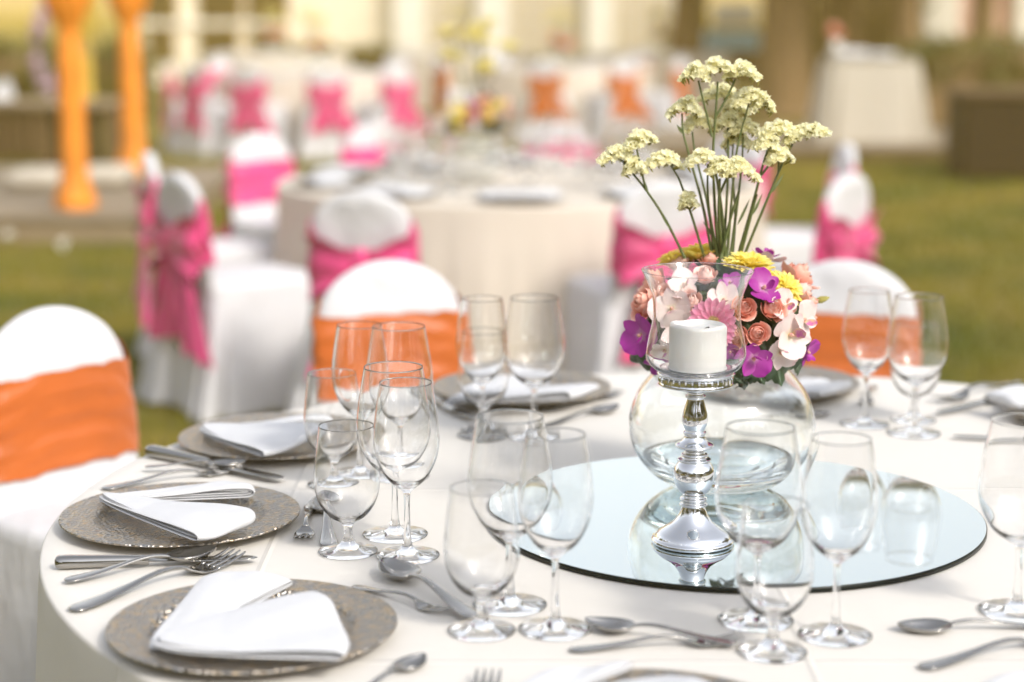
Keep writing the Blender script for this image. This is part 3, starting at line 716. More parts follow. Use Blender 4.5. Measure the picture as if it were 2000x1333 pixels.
glass('g', 652, 948, 'water goblet at the far left of the cluster over the napkin')
glass('g', 941, 1234, 'water goblet nearest us beside the crossed dessert fork and spoon')
glass('l', 996, 1184, 'large wine glass behind the nearest goblet, left of the mirror edge')
glass('w', 1084, 1231, 'slim wine glass in front of the left end of the round mirror')
glass('g', 1508, 1275, 'water goblet nearest us in front of the mirror, right of the fork tines')
glass('l', 1476, 1214, 'large wine glass overlapping the clear fishbowl vase')
glass('w', 1631, 1243, 'slim wine glass at the front of the mirror, right of the goblet')
glass('w', 1689, 830, 'slim wine glass before the right orange sash')
glass('l', 1785, 848, 'large wine glass against the dark lawn right of the flowers')
glass('g', 1784, 822, 'water goblet hidden behind the large glass right of the flowers')
glass('l', 1985, 1196, 'large wine glass cut by the right edge of the picture')
glass('w', 942, 852, 'slim wine glass standing before the far napkin, left of a pair')
glass('l', 1043, 852, 'large wine glass standing before the far napkin, right of a pair')
glass('g', 945, 842, 'water goblet just behind the slim glass before the far napkin')

# ------------------------------------------------------------------ charger plates and napkins
plate_prof = [(0, 0), (.10, 0), (.118, .002), (.135, .010), (.168, .0135), (.1705, .0145), (.170, .0165), (.167, .0170), (.150, .0158), (.126, .0150), (.121, .0135), (.1165, .0085), (.112, .0062), (.106, .0056), (0, .0056)]
rim_me = lathe('rim', plate_prof[2:13], M['charger'], 96); well_me = lathe('well', plate_prof[:3] , M['charger'], 96); 
well_top = lathe('well', [(.112, .0062), (.106, .0056), (.06, .0056), (0, .0056)], M['charger'], 96)
def plate(x, y, label, rz=0.0, group='hammered charger plates on the near table'):
    t = thing('charger_plate', label, 'plate', (x, y, TZ + .001), rz, group)
    put('rim', rim_me, t); put('well', well_top, t)
    return t
PL = [at(495.5, 1243), at(353.5, 1024), at(528, 868), at(1018, 770)]
def polar(deg, r=.885): return Vector((TC.x + r * math.cos(R(deg)), TC.y + r * math.sin(R(deg)), TZ))
PL[0] = Vector((-.306, 2.11, TZ)); PL[1] = Vector((-.475, 2.592, TZ)); PL[2] = Vector((-.392, 3.08, TZ)); PL[3] = Vector((.018, 3.49, TZ))
PL += [Vector((.50, 3.54, TZ)), Vector((1.055, 3.28, TZ)), Vector((.135, 1.785, TZ)), polar(286, .91)]
labs = ['hammered pewter charger plate lowest at the left, nearest us', 'hammered charger plate second from the front at the left edge', 'hammered charger plate third along the left rim, under the glasses', 'charger plate at the far rim behind the pair of glasses',
        'charger plate at the far rim behind the fishbowl vase', 'charger plate at the right rim beside the dark lawn', 'charger plate peeking out at the bottom edge under a napkin', 'charger plate at the bottom right corner under a napkin']
for p, l in zip(PL, labs): plate(p.x, p.y, l, rng.uniform(0, 6))

def napkin_arm(T, E1, E2, z0, h, th=.0022, tipw=.05, seed=0, round_=.25):
    """sheet folded back over itself: runs from the tip along the bottom, turns at the end, returns on top"""
    T, E1, E2 = Vector(T), Vector(E1), Vector(E2); L = ((E1 + E2) / 2 - T).length; r = h / 2
    path = []
    nb, nc = 12, 9
    for i in range(nb): s = i / (nb - 1) * .94; path.append((s, 0.0))
    for i in range(1, nc): q = i / nc * PI; path.append((.94 + .06 * math.sin(q), (1 - math.cos(q)) / 2))
    for i in range(nb): s = .94 - i / (nb - 1) * .94; path.append((s, 1.0))
    nv = 15; pts = []
    for s, k in path:
        row = []
        for j in range(nv):
            v = j / (nv - 1); e = E1.lerp(E2, v)
            corner = 1 - round_ * max(0, abs(v - .5) * 2 - .55) ** 2 * s * 1.2
            mid = (E1 + E2) / 2; a = T + (mid - T) * s * corner + (e - mid) * (tipw + (1 - tipw) * s ** .62)
            lift = (.10 + .90 * min(1, s / .8) ** 1.1)
            sag = .0035 * math.sin(v * 4.2 + seed + s * 3) * s + .0012 * math.sin(v * 11 + s * 7 + seed * 2) * s
            edge = 1 - .22 * abs(v * 2 - 1) ** 4
            z = z0 + (h * lift * edge * (.92 + .08 * math.sin(s * 5 + seed)) + sag) * k + (.001 if k < .5 else .002) + .006 * s * (1 - k) * .5
            row.append((a.x, a.y, z))
        pts.append(row)
    P = np.array(pts); du = np.gradient(P, axis=0); dv = np.gradient(P, axis=1); N = np.cross(du, dv); N /= np.linalg.norm(N, axis=2)[..., None] + 1e-12
    A, B = P + N * th / 2, P - N * th / 2; nu = len(path); V = list(A.reshape(-1, 3)) + list(B.reshape(-1, 3)); o = nu * nv
    Fc = quads(nu, nv) + [tuple(reversed(f)) for f in quads(nu, nv, off=o)]
    bd = [(i * nv) for i in range(nu)] + [(nu - 1) * nv + j for j in range(1, nv)] + [i * nv + nv - 1 for i in range(nu - 2, -1, -1)] + [j for j in range(nv - 2, 0, -1)]
    for a, b in zip(bd, bd[1:] + bd[:1]): Fc.append((a, b, b + o, a + o))
    return V, Fc
def napkin(label, arms):
    t = thing('napkin', label, 'napkin', group='folded white napkins on the near table')
    for i, (T, E1, E2, z0, h) in enumerate(arms):
        mb = MB(); mid = (E1 + E2) / 2
        mb.add(*napkin_arm(T, E1, E2, z0, h, seed=i * 2.1 + T.x * 7, th=.0016))
        for q_, (sh_, hz) in enumerate(((.985, .62), (.97, .28))):      # inner layers of the fold, edges a little back
            e1, e2 = T.lerp(E1.lerp(mid, .03 * (q_ + 1)), sh_), T.lerp(E2.lerp(mid, .03 * (q_ + 1)), sh_)
            mb.add(*napkin_arm(T.lerp(mid, .03), e1, e2, z0 + h * (1 - hz) / 2, h * hz, seed=i * 2.1 + T.x * 7 + .2 * q_, th=.0014))
        o = put('fold', mb.mesh('fold', M['napkin']), t); md = o.modifiers.new('sub', 'SUBSURF'); md.levels = 1; md.render_levels = 1
    return t
zn = TZ + .017
def A_(u, v, dz=.02): return at(u, v, TZ + dz)
n1 = [(A_(297, 1268, .02), A_(408, 1112, .035), A_(582, 1114, .035), zn, .014), (A_(297, 1270, .022), A_(640, 1146, .045), A_(694, 1290, .03), zn + .010, .017)]
napkin('white napkin folded in two arms on the nearest left plate', n1)
n2 = [(A_(195, 972, .025), A_(418, 930, .04), A_(512, 946, .04), zn, .018), (A_(195, 972, .028), A_(515, 1002, .045), A_(402, 1066, .03), zn + .010, .020)]
napkin('white napkin with an open loop fold on the second left plate', n2)
n3 = [(A_(392, 836, .025), A_(600, 806, .035), A_(660, 815, .035), zn, .015), (A_(392, 836, .028), A_(648, 838, .04), A_(528, 898, .03), zn + .010, .018)]
napkin('white napkin pointing left on the third plate behind the goblet', n3)
n4 = [(A_(872, 790, .02), A_(985, 733, .03), A_(1085, 742, .035), zn, .017), (A_(872, 790, .022), A_(1180, 752, .035), A_(1130, 782, .03), zn + .010, .018)]
napkin('white napkin with rolled end on the far plate behind the pair of glasses', n4)
n5 = [(A_(1490, 780, .02), A_(1560, 742, .03), A_(1640, 742, .035), zn, .015), (A_(1490, 780, .022), A_(1672, 752, .035), A_(1610, 776, .03), zn + .010, .017)]
napkin('white napkin on the far plate seen right of the fishbowl vase', n5)
n6 = [(A_(2120, 790, .02), A_(1925, 764, .03), A_(1990, 757, .03), zn, .018), (A_(2140, 795, .022), A_(1915, 775, .035), A_(1985, 800, .03), zn + .010, .017)]
napkin('white napkin on the right rim plate at the picture edge', n6)
def turn(arms, d):
    q = Matrix.Rotation(R(d), 3, 'Z'); f = lambda p: Vector((TC.x, TC.y, p.z)) + q @ (p - Vector((TC.x, TC.y, p.z)))
    return [(f(a), f(b), f(c), z, h) for a, b, c, z, h in arms]
n7 = [(A_(950, 1405, .02), A_(1075, 1300, .03), A_(1250, 1284, .03), zn, .012), (A_(950, 1408, .022), A_(1340, 1308, .04), A_(1455, 1400, .03), zn + .008, .017)]
napkin('white napkin cut by the bottom edge below the crossed cutlery', n7)
n8 = [(A_(1760, 1450, .02), A_(1930, 1322, .035), A_(2130, 1290, .035), zn, .017), (A_(1760, 1452, .022), A_(2210, 1350, .04), A_(2230, 1450, .03), zn + .008, .017)]
napkin('white napkin in the bottom right corner of the picture', n8)

# ------------------------------------------------------------------ cutlery (built along +Y, 1 unit long, then scaled)
def strip(secs, n=10):
    """secs: (y, z_mid, half width, half thickness, dish); returns verts, faces of a closed flat bar with rounded edges"""
    V = []
    for y, z, hw, ht, dish in secs:
        for k in range(n):
            a = 2 * PI * k / n; c, s = math.cos(a), math.sin(a)
            x = math.copysign(abs(c) ** .8, c) * hw
            V.append((x, y, z + s * ht - dish * (1 - (x / max(hw, 1e-6)) ** 2)))
    Fc = quads(len(secs), n, False, True); Fc.append(tuple(range(n))[::-1]); Fc.append(tuple((len(secs) - 1) * n + k for k in range(n)))
    return V, Fc
def dense(secs, m=5):
    return [tuple(r) for r in spline(secs, m)]
hand = [(0, .012, .012, .004, 0), (.012, .013, .036, .006, 0), (.05, .014, .052, .0075, 0), (.12, .017, .050, .0075, 0), (.22, .026, .040, .0075, 0), (.34, .042, .029, .0085, 0), (.45, .058, .021, .0105, 0), (.55, .064, .0175, .0115, 0), (.63, .056, .018, .0110, 0), (.68, .044, .024, .009, 0)]
V, Fc = strip(dense(hand), 12); handle_me = mesh('handle', V, Fc, M['steel'])
def bowl_mesh():
    P = []; nt, nv = 22, 13
    for i in range(nt):
        t = i / (nt - 1); y = .665 + .335 * t
        w = .108 * (math.sin(PI * min(1, t ** .82)) ** .62 if 0 < t < 1 else 0) * (1.06 - .22 * t) + (.018 if t < .04 else 0) + .001
        row = []
        for j in range(nv):
            v = j / (nv - 1) * 2 - 1; rim = .048 + .026 * abs(t - .45) ** 1.5 * (1 if t > .45 else .3)
            row.append((v * w, y, rim - .055 * (1 - v * v) * math.sin(PI * min(1, max(0, t * 1.0))) ** .7))
        P.append(row)
    A = np.array(P); B = A.copy(); B[..., 2] -= .010; V = list(A.reshape(-1, 3)) + list(B.reshape(-1, 3)); o = nt * nv
    Fc = quads(nt, nv) + [tuple(reversed(f)) for f in quads(nt, nv, off=o)]
    bd = [i * nv for i in range(nt)] + [(nt - 1) * nv + j for j in range(1, nv)] + [i * nv + nv - 1 for i in range(nt - 2, -1, -1)] + [j for j in range(nv - 2, 0, -1)]
    for a, b in zip(bd, bd[1:] + bd[:1]): Fc.append((a, b, b + o, a + o))
    return mesh('bowl', V, Fc, M['steel'])
bowl_me = bowl_mesh()
V, Fc = strip(dense([(.665, .045, .022, .009, 0), (.70, .030, .045, .008, .004), (.74, .019, .066, .0075, .008), (.79, .017, .070, .0075, .009), (.825, .020, .070, .0075, .008)]), 14); fhead_me = mesh('head', V, Fc, M['steel'])
V, Fc = strip(dense([(.815, .019, .0125, .0075, 0), (.88, .026, .0115, .007, 0), (.95, .042, .0095, .006, 0), (1.0, .058, .005, .004, 0)]), 8); tine_me = mesh('tine', V, Fc, M['steel'])
V, Fc = strip(dense([(0, .036, .020, .016, 0), (.01, .036, .036, .030, 0), (.05, .036, .043, .034, 0), (.2, .035, .037, .031, 0), (.4, .034, .028, .026, 0), (.455, .034, .026, .025, 0), (.462, .034, .022, .020, 0)]), 14); khandle_me = mesh('handle', V, Fc, M['steel'])
V, Fc = strip(dense([(.45, .034, .018, .012, 0), (.50, .033, .034, .006, 0), (.6, .032, .040, .005, 0), (.8, .031, .043, .0045, 0), (.93, .031, .040, .004, 0), (.985, .031, .022, .003, 0), (1.0, .031, .004, .002, 0)]), 10); blade_me = mesh('blade', V, Fc, M['steel'])
def cutlery(kind, a, b, label, dz=0.0, L=None, pitch=0.0):
    """a: pixel of the handle end, b: pixel of the tip; both on the cloth"""
    pa = at(a[0], a[1], TZ + .004 + dz); pb = at(b[0], b[1], TZ + .008 + dz); d = pb - pa; L = L or Vector((d.x, d.y)).length
    t = thing(kind, label, kind.split('_')[-1], (pa.x, pa.y, TZ + .0006 + dz), math.atan2(-d.x, d.y), 'cutlery on the near table', scale=L)
    t.rotation_euler[0] = pitch
    if kind == 'spoon': put('handle', handle_me, t); put('bowl', bowl_me, t)
    elif kind == 'fork':
        put('handle', handle_me, t); put('head', fhead_me, t)
        for k in range(4): put('tine', tine_me, t, ((k - 1.5) * .0375, 0, 0))
    else: put('handle', khandle_me, t); put('blade', blade_me, t)
    return t
cutlery('knife', (108, 1107), (503, 1090), 'steel knife with thick handle between the two nearest left plates')
cutlery('spoon', (126, 1133), (425, 1078), 'steel spoon resting across the knife at the left', .003, pitch=.02)
cutlery('fork', (138, 1192), (464, 1086), 'steel fork beside the nearest left plate, tines under the knife tip')
cutlery('fork', (199, 954), (470, 912), 'fork handle lying behind the napkin of the second left plate')
cutlery('knife', (290, 888), (553, 937), 'knife lying crosswise in front of the third left plate')
cutlery('spoon', (283, 910), (481, 902), 'spoon lying over the knife blade by the third left plate', .008)
cutlery('fork', (608, 985), (590, 1056), 'small dessert fork with tines towards us right of the second plate')
cutlery('spoon', (643, 1066), (633, 972), 'small dessert spoon partly behind the front left goblet')
cutlery('fork', (690, 1142), (878, 1192), 'dessert fork right of the nearest left plate', .0)
cutlery('spoon', (927, 1205), (748, 1098), 'big dessert spoon with its bowl upright towards the glasses', .005)
cutlery('spoon', (672, 1372), (829, 1278), 'spoon at the bottom edge, right of the nearest plate')
cutlery('fork', (900, 1480), (955, 1316), 'fork with only its tines showing at the bottom edge')
cutlery('spoon', (1440, 1256), (1142, 1212), 'dessert spoon crossing a fork in front of the mirror', .004)
cutlery('fork', (1112, 1268), (1450, 1246), 'dessert fork crossing the spoon in front of the mirror')
cutlery('spoon', (2070, 1222), (1752, 1224), 'dessert spoon at the right bottom, bowl towards the mirror')
cutlery('fork', (1798, 1304), (2100, 1236), 'dessert fork at the right bottom, handle towards us')
cutlery('knife', (815, 770), (925, 818), 'knife with only its end showing left of the far plate')
cutlery('fork', (1055, 800), (1212, 766), 'fork tines poking out right of the far plate')
cutlery('spoon', (1062, 832), (1207, 793), 'dessert spoon in front of the far plate')
cutlery('fork', (1990, 745), (1832, 783), 'fork lying left of the right rim plate, tines inwards')
cutlery('knife', (2000, 770), (1832, 806), 'knife lying left of the right rim plate')
cutlery('knife', (2120, 866), (1860, 850), 'knife lying before the right rim plate')
cutlery('spoon', (1470, 812), (1622, 806), 'spoon before the far plate right of the vase')
cutlery('fork', (1705, 752), (1690, 790), 'fork standing out behind the slim glass at the right')

# ------------------------------------------------------------------ mirror, vase, candle holder
MC = Vector((.321, 2.623, TZ + .001)); MR = .358; MT = .0075
mr = thing('round_mirror', 'round mirror tray with dark edge in the middle of the table', 'mirror', MC)
put('glass_face', lathe('glass_face', [(MR - .0015, MT), (MR * .66, MT), (MR * .33, MT), (0, MT)], M['mirror'], 160), mr)
put('edge', lathe('edge', [(MR - .003, 0), (MR, .0006), (MR, MT - .0010), (MR - .0015, MT)], M['mirror_edge'], 160), mr)
ZM = MC.z + MT + .0006
VC = Vector((.318, 2.765, ZM))
vz = thing('fishbowl_vase', 'clear round fishbowl vase under the flower ball', 'vase', VC)
vo = [(.050, .0), (.062, .002), (.085, .010), (.112, .030), (.133, .060), (.1405, .092), (.138, .120), (.126, .150), (.106, .176), (.095, .188), (.094, .196), (.098, .202)]
vi = [(.096, .203), (.0915, .196), (.0925, .187), (.1035, .1745), (.1232, .149), (.1350, .120), (.1375, .092), (.130, .0615), (.109, .033), (.083, .0145), (.060, .0075), (.03, .006), (0, .006)]
put('glass_bowl', solid_glass('glass_bowl', vo, vi, M['vase_glass'], 96), vz)
wt = [(0, .0057), (.03, .0057), (.0603, .0072), (.0833, .0142), (.1093, .0328), (.1206, .0478), (.1180, .0482), (.06, .0482), (0, .0482)]
put('water', lathe('water', wt, M['water'], 96), vz)
HC = Vector((.2477, 2.4694, ZM))
ch = thing('candle_holder', 'silver turned candle holder standing on the mirror', 'candlestick', HC)
foot = [(0, 0), (.054, 0), (.0565, .0015), (.0570, .0045), (.0555, .0075), (.0525, .0085), (.0525, .0105), (.046, .0165), (.036, .0225), (.026, .0305), (.0195, .040), (.0165, .0485), (.0160, .0515)]
stem = [(.0160, .0515), (.0190, .0530), (.0190, .0550), (.0162, .0562), (.0162, .0590), (.0185, .0602), (.0185, .0628), (.0155, .0645), (.0155, .0680), (.0195, .0720), (.0245, .0795), (.0273, .0880), (.0279, .0955), (.0272, .1030), (.0240, .1095), (.0205, .1135), (.0205, .1150), (.0225, .1160), (.0225, .1178), (.0170, .1190), (.0158, .1215), (.0178, .1228), (.0178, .1245), (.0140, .1260), (.0138, .1290), (.0170, .1312), (.0245, .1340), (.0262, .1358), (.0255, .1380), (.0200, .1408), (.0165, .1440), (.0140, .1485), (.0138, .1510), (.0155, .1530), (.0155, .1550), (.0130, .1565), (.0140, .1595), (.0168, .1665), (.0173, .1735), (.0165, .1805), (.0140, .1900), (.0118, .1985), (.0115, .2020), (.0138, .2032), (.0138, .2055), (.0112, .2066), (.0112, .2100), (.0140, .2110), (.0160, .2130)]
cup = [(.0160, .2130), (.030, .2160), (.044, .2190), (.0500, .2205), (.0512, .2222), (.0495, .2240), (.0490, .2330), (.0515, .2345), (.0525, .2362), (.0510, .2378), (.045, .2378), (0, .2370)]
def fine(p): return [tuple(q) for q in spline(p, 3)]
put('foot', lathe('foot', foot, M['chrome'], 80), ch); put('stem', lathe('stem', fine(stem), M['chrome'], 64), ch); put('cup', lathe('cup', cup, M['chrome'], 80), ch)
stud = mesh('stud', [(-.0034, 0, -.0036), (.0034, 0, -.0036), (.0034, 0, .0036), (-.0034, 0, .0036), (-.0022, -.0016, -.0024), (.0022, -.0016, -.0024), (.0022, -.0016, .0024), (-.0022, -.0016, .0024)],
            [(4, 5, 6, 7), (0, 1, 5, 4), (1, 2, 6, 5), (2, 3, 7, 6), (3, 0, 4, 7)], M['chrome'], False)
for k in range(34):
    a = 2 * PI * k / 34; put('stud', stud, ch, (.0492 * math.cos(a), .0492 * math.sin(a), .2285), (0, 0, a + PI / 2))
hs_o = [(.046, .0), (.0505, .001), (.0600, .008), (.0662, .020), (.0668, .030), (.0640, .048), (.0600, .066), (.0585, .082), (.0600, .100), (.0665, .120), (.0745, .1368), (.0747, .1373), (.0748, .1377)]
hs_i = [(.07455, .1380), (.0742, .1377), (.0740, .1373), (.0738, .1367), (.0658, .1204), (.0593, .1002), (.0577, .082), (.0592, .0655), (.0632, .0475), (.0660, .030), (.0654, .0205), (.0590, .0095), (.0495, .0032), (.045, .0028), (0, .0028)]
hur = solid_glass('hurricane_shade', hs_o, hs_i, M['glass'], 96)
tag(put('hurricane_shade', hur, None, HC + Vector((0, 0, .2382))), 'flared clear glass shade round the white candle', 'glass shade')
cd = thing('pillar_candle', 'short white pillar candle inside the glass shade', 'candle', HC + Vector((.002, 0, .2382 + .0032)))
cr = .0386
cp = [(0, 0), (cr - .001, 0), (cr, .001), (cr, .02), (cr * .998, .045), (cr, .0575), (cr - .0012, .0610), (cr - .004, .0630), (cr - .0065, .0628), (cr - .0085, .0605), (cr - .011, .0575), (.018, .0560), (0, .0555)]
wm = lathe('wax', [tuple(q) for q in spline(cp, 3)][:-1] + [(0, .0555)], M['wax'], 72)
for v in wm.vertices:
    if v.co.z > .054:
        a = math.atan2(v.co.y, v.co.x); v.co.z += .0012 * math.sin(a * 2 + 1) + .0006 * math.sin(a * 5) - .0030 * max(0, math.cos(a - .25)) ** 6
put('wax', wm, cd); put('wick', tube('wick', [(.008, 0, .0548), (.012, 0, .0568), (.015, .001, .0572)], .0009, M['wick'], 6), cd)

# ------------------------------------------------------------------ flowers
FC = Vector((.318, 2.765, TZ + .262)); FR = Vector((.138, .125, .098))
def on_ball(u, v, k=1.0):
    d = ray(u, v); o = Vector((0, 0, CAM_H)) - FC; rr = FR * k
    D = Vector((d.x / rr.x, d.y / rr.y, d.z / rr.z)); O = Vector((o.x / rr.x, o.y / rr.y, o.z / rr.z))
    a = D.dot(D); b = 2 * O.dot(D); c = O.dot(O) - 1; q = b * b - 4 * a * c
    t = (-b - math.sqrt(q)) / (2 * a) if q > 0 else -b / (2 * a)
    p = Vector((0, 0, CAM_H)) + d * t; r = p - FC
    return p, Vector((r.x / rr.x ** 2, r.y / rr.y ** 2, r.z / rr.z ** 2)).normalized()
ball = thing('flower_foam', 'dark green foliage core of the flower ball', 'foliage', FC)
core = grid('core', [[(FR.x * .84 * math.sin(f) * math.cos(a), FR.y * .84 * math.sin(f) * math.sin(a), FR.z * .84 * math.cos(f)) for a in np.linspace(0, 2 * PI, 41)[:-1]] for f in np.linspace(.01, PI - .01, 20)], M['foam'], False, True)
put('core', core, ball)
lf = MB(); g = random.Random(4)
def leaf_arr(L, W, n=9, lob=0.0, cup=.15):
    V, Fc = [], []
    for i in range(n):
        t = i / (n - 1); w_ = W * math.sin(PI * (t ** .8 * .96 + .02)) * (1 + lob * math.cos(t * 26))
        for s in (-1, -.5, 0, .5, 1): V.append((s * w_, L * t, cup * W * (s * s) - .25 * L * t * t))
    return V, quads(n, 5)
for k in range(150):
    d = Vector((g.gauss(0, 1), g.gauss(0, 1), g.gauss(0, 1) - .2)).normalized()
    V, Fc = leaf_arr(g.uniform(.022, .036), g.uniform(.006, .010))
    q = basis(d, g.uniform(0, 6)); lf.addm(V, Fc, Matrix.Translation(Vector((d.x * FR.x, d.y * FR.y, d.z * FR.z)) * .83) @ (q @ Quaternion((1, 0, 0), g.uniform(.3, .9))).to_matrix().to_4x4())
o = put('small_leaves', lf.mesh('small_leaves', M['leaf']), ball); o['kind'] = 'stuff'

def rose_petal(Rr, H, span, flare, tip, m, seed):
    g = random.Random(seed); P = []
    for i in range(9):
        s = i / 8; row = []
        prof = Rr * (.30 + .78 * math.sin(min(1, s * 1.4) * PI / 2) - .12 * max(0, s - .7) / .3 * (flare < .2) + flare * s ** 4)
        for j in range(9):
            t = j / 8 * 2 - 1; a = t * span / 2 * (.55 + .45 * math.sin(min(1, s * 1.3 + .15) * PI / 2))
            h = H * s * (1 - .30 * abs(t) ** 2.4 * s) + .0010 * math.sin(t * 7 + seed * 1.7) * s; rr = prof * (1 + .12 * flare * s * s * math.cos(t * 3)) - tip * max(0, s - .8) * .01
            row.append((rr * math.cos(a), rr * math.sin(a), h - flare * .35 * Rr * max(0, s - .7) * 3))
        P.append(row)
    return grid('petal', P, m)
def make_rose(m, label, group, openness=1.0):
    t = thing('rose', label, 'rose', group=group)
    specs = []
    for i in range(16):
        f = i / 15; specs.append((.0026 + .0150 * f ** 1.05 * (.75 + .25 * openness), .034 - .011 * f, 3.3 - 1.3 * f, .03 + .42 * f ** 3 * openness))
    for i, (r_, h, sp, fl) in enumerate(specs):
        put('petal', rose_petal(r_, h, sp, fl, 1, m, i), t, (0, 0, 0), (0, 0, i * 2.4))
    for k in range(5):
        V, Fc = leaf_arr(.024, .0045); put('sepal', mesh('sepal', V, Fc, M['leaf']), t, (0, 0, -.001), (.5, 0, k * 2 * PI / 5))
    put('stem', tube('stem', [(0, 0, .002), (0, 0, -.035)], .0026, M['stem'], 7), t)
    return t
def petal_me(name, L, W, m, cup=.2, bend=.3, pos=.6, tip=.0, nu=9, nv=7, wav=0.0):
    P = []
    for i in range(nu):
        s = i / (nu - 1); w_ = W * (math.sin(PI * min(1, s ** (math.log(.5) / math.log(pos)) * (1 - tip) + .03)) ** .7)
        ang = bend * s; row = []
        for j in range(nv):
            t = j / (nv - 1) * 2 - 1
            row.append((t * w_, L * s * math.cos(ang * .6), L * s * math.sin(ang) + cup * w_ * t * t + wav * W * math.sin(t * 5 + s * 4) * s))
        P.append(row)
    return grid(name, P, m)
def make_mum(label):
    t = thing('chrysanthemum', label, 'chrysanthemum', group='yellow chrysanthemums in the flower ball')
    pm1 = petal_me('petal', .036, .0052, M['mum'], .5, .15, .7); pm2 = petal_me('petal', .029, .0048, M['mum'], .6, -.3, .7); pm3 = petal_me('petal', .020, .0040, M['mum'], .7, -.6, .7)
    g = random.Random(3)
    for n, me, el, z in ((22, pm1, .12, .004), (19, pm2, .45, .007), (16, pm2, .75, .009), (12, pm3, 1.05, .011), (7, pm3, 1.35, .012)):
        for k in range(n):
            a = 2 * PI * k / n + g.uniform(-.12, .12) + z * 90; q = Quaternion((0, 0, 1), a) @ Quaternion((1, 0, 0), el + g.uniform(-.12, .12))
            put('petal', me, t, (-.003 * math.sin(a), .003 * math.cos(a), z), quat=q)
    put('receptacle', lathe('receptacle', [(0, -.008), (.006, -.006), (.011, .002), (.006, .008), (0, .009)], M['leaf'], 16), t)
    put('stem', tube('stem', [(0, 0, -.004), (0, 0, -.04)], .0028, M['stem'], 7), t)
    return t
def make_gerbera(label):
    t = thing('gerbera', label, 'gerbera'); g = random.Random(8)
    me = petal_me('petal', .0385, .0060, M['gerbera'], .35, .10, .65); me2 = petal_me('petal', .026, .0045, M['gerbera'], .4, .0, .65)
    for n, mm, el, z in ((20, me, .10, .0), (18, me, .26, .0015), (16, me2, .5, .003)):
        for k in range(n):
            a = 2 * PI * k / n + z * 60; q = Quaternion((0, 0, 1), a) @ Quaternion((1, 0, 0), el + g.uniform(-.08, .08)); put('petal', mm, t, (-.006 * math.sin(a), .006 * math.cos(a), z), quat=q)
    eb = MB()
    for k in range(130):
        rr = .0115 * math.sqrt((k + .5) / 130); a = k * 2.39996; h = .0035 + .0035 * math.cos(rr / .0115 * 1.3) + g.uniform(0, .0015)
        eb.addm(*tube_arr([(0, 0, 0), (0, 0, h)], (.0006, .0008), 5), Matrix.Translation((rr * math.cos(a), rr * math.sin(a), .001)))
    o = put('eye', eb.mesh('eye', M['gerbera_eye']), t); o['kind'] = 'stuff'
    put('disc', lathe('disc', [(.012, .0005), (.011, .003), (0, .0045)], M['gerbera_eye'], 20), t)
    put('stem', tube('stem', [(0, 0, 0), (0, 0, -.04)], .0028, M['stem'], 7), t)
    return t
def make_orchid(m, name, label, group):
    t = thing(name, label, 'orchid', group=group)
    big = petal_me('petal', .036, .0215, M[m], -.12, .25, .55, .12, 11, 9, .05); sep = petal_me('sepal', .034, .0125, M[m], .15, .18, .5, .05, 11, 7, .04)
    for a, me, el in ((1.35, big, .15), (-1.35, big, .15), (0, sep, .25), (2.45, sep, .05), (-2.45, sep, .05)):
        put('petal' if me is big else 'sepal', me, t, (0, 0, .001 if me is big else 0), quat=Quaternion((0, 0, 1), a) @ Quaternion((1, 0, 0), el))
    lipm = petal_me('lip', .022, .0085, M['lip'] if m != 'orchid' else M[m], .5, .9, .6); put('lip', lipm, t, (0, -.001, .002), quat=Quaternion((0, 0, 1), PI) @ Quaternion((1, 0, 0), .35))
    put('column', lathe('column', [(0, 0), (.003, 0), (.0032, .006), (.0016, .010), (0, .0105)], M['lip'], 12), t)
    put('stem', tube('stem', [(0, 0, 0), (0, 0, -.035)], .0018, M['stem'], 6), t)
    return t
protoF = {}
def flower(kind, u, v, size_px, label, tilt=(0, 0, 0), k=1.0, spin=0.0, sink=0.0):
    """the blossom seen at (u, v) on the flower ball; size_px is its visible radius; tilt is added to the surface normal"""
    p, n = on_ball(u, v, k); n = (n + Vector(tilt)).normalized()
    base_r = {'rose': .021, 'rose_pale': .021, 'mum': .036, 'gerbera': .042, 'orchid': .035, 'orchid_w': .035}[kind]
    s = size_px / 1330 / base_r
    h = {'rose': .020, 'rose_pale': .020, 'mum': .010, 'gerbera': .003, 'orchid': .004, 'orchid_w': .004}[kind] * s
    q = basis(n, spin); p = p - n * (h + sink)
    if kind not in protoF:
        if kind == 'rose': t = make_rose(M['rose'], label, 'salmon roses in the flower ball')
        elif kind == 'rose_pale': t = make_rose(M['rose_pale'], label, 'pale pink roses in the flower ball', 1.2)
        elif kind == 'mum': t = make_mum(label)
        elif kind == 'gerbera': t = make_gerbera(label)
        elif kind == 'orchid': t = make_orchid('orchid', 'orchid', label, 'purple orchids in the flower ball')
        else: t = make_orchid('orchid_w', 'orchid', label, 'white orchids in the flower ball')
        protoF[kind] = t; t.location = p; t.rotation_mode = 'QUATERNION'; t.rotation_quaternion = q; t.scale = (s,) * 3
        return t
    return dup(protoF[kind], label, None, p, quat=q, scale=s)
UP = (0, 0, .6); FRONT = (0, -.6, 0)
flower('mum', 1368, 500, 50, 'yellow chrysanthemum behind the top left roses', (0, .3, .9), .96)
flower('mum', 1310, 508, 34, 'small yellow chrysanthemum at the upper left of the ball', (-.4, .2, .7), .95)
flower('mum', 1462, 521, 52, 'big yellow chrysanthemum at the top right of the ball', (0, -.1, .8), 1.0)
flower('mum', 1532, 563, 42, 'yellow chrysanthemum between purple and white orchids', (.1, -.2, .1), .98)
flower('rose_pale', 1326, 510, 27, 'pale pink rose upright at the top left, above the shade rim', (-.1, -.1, 1.2), 1.02)
flower('rose', 1388, 506, 22, 'small salmon rosebud at the top centre', (0, 0, 1.6), 1.02)
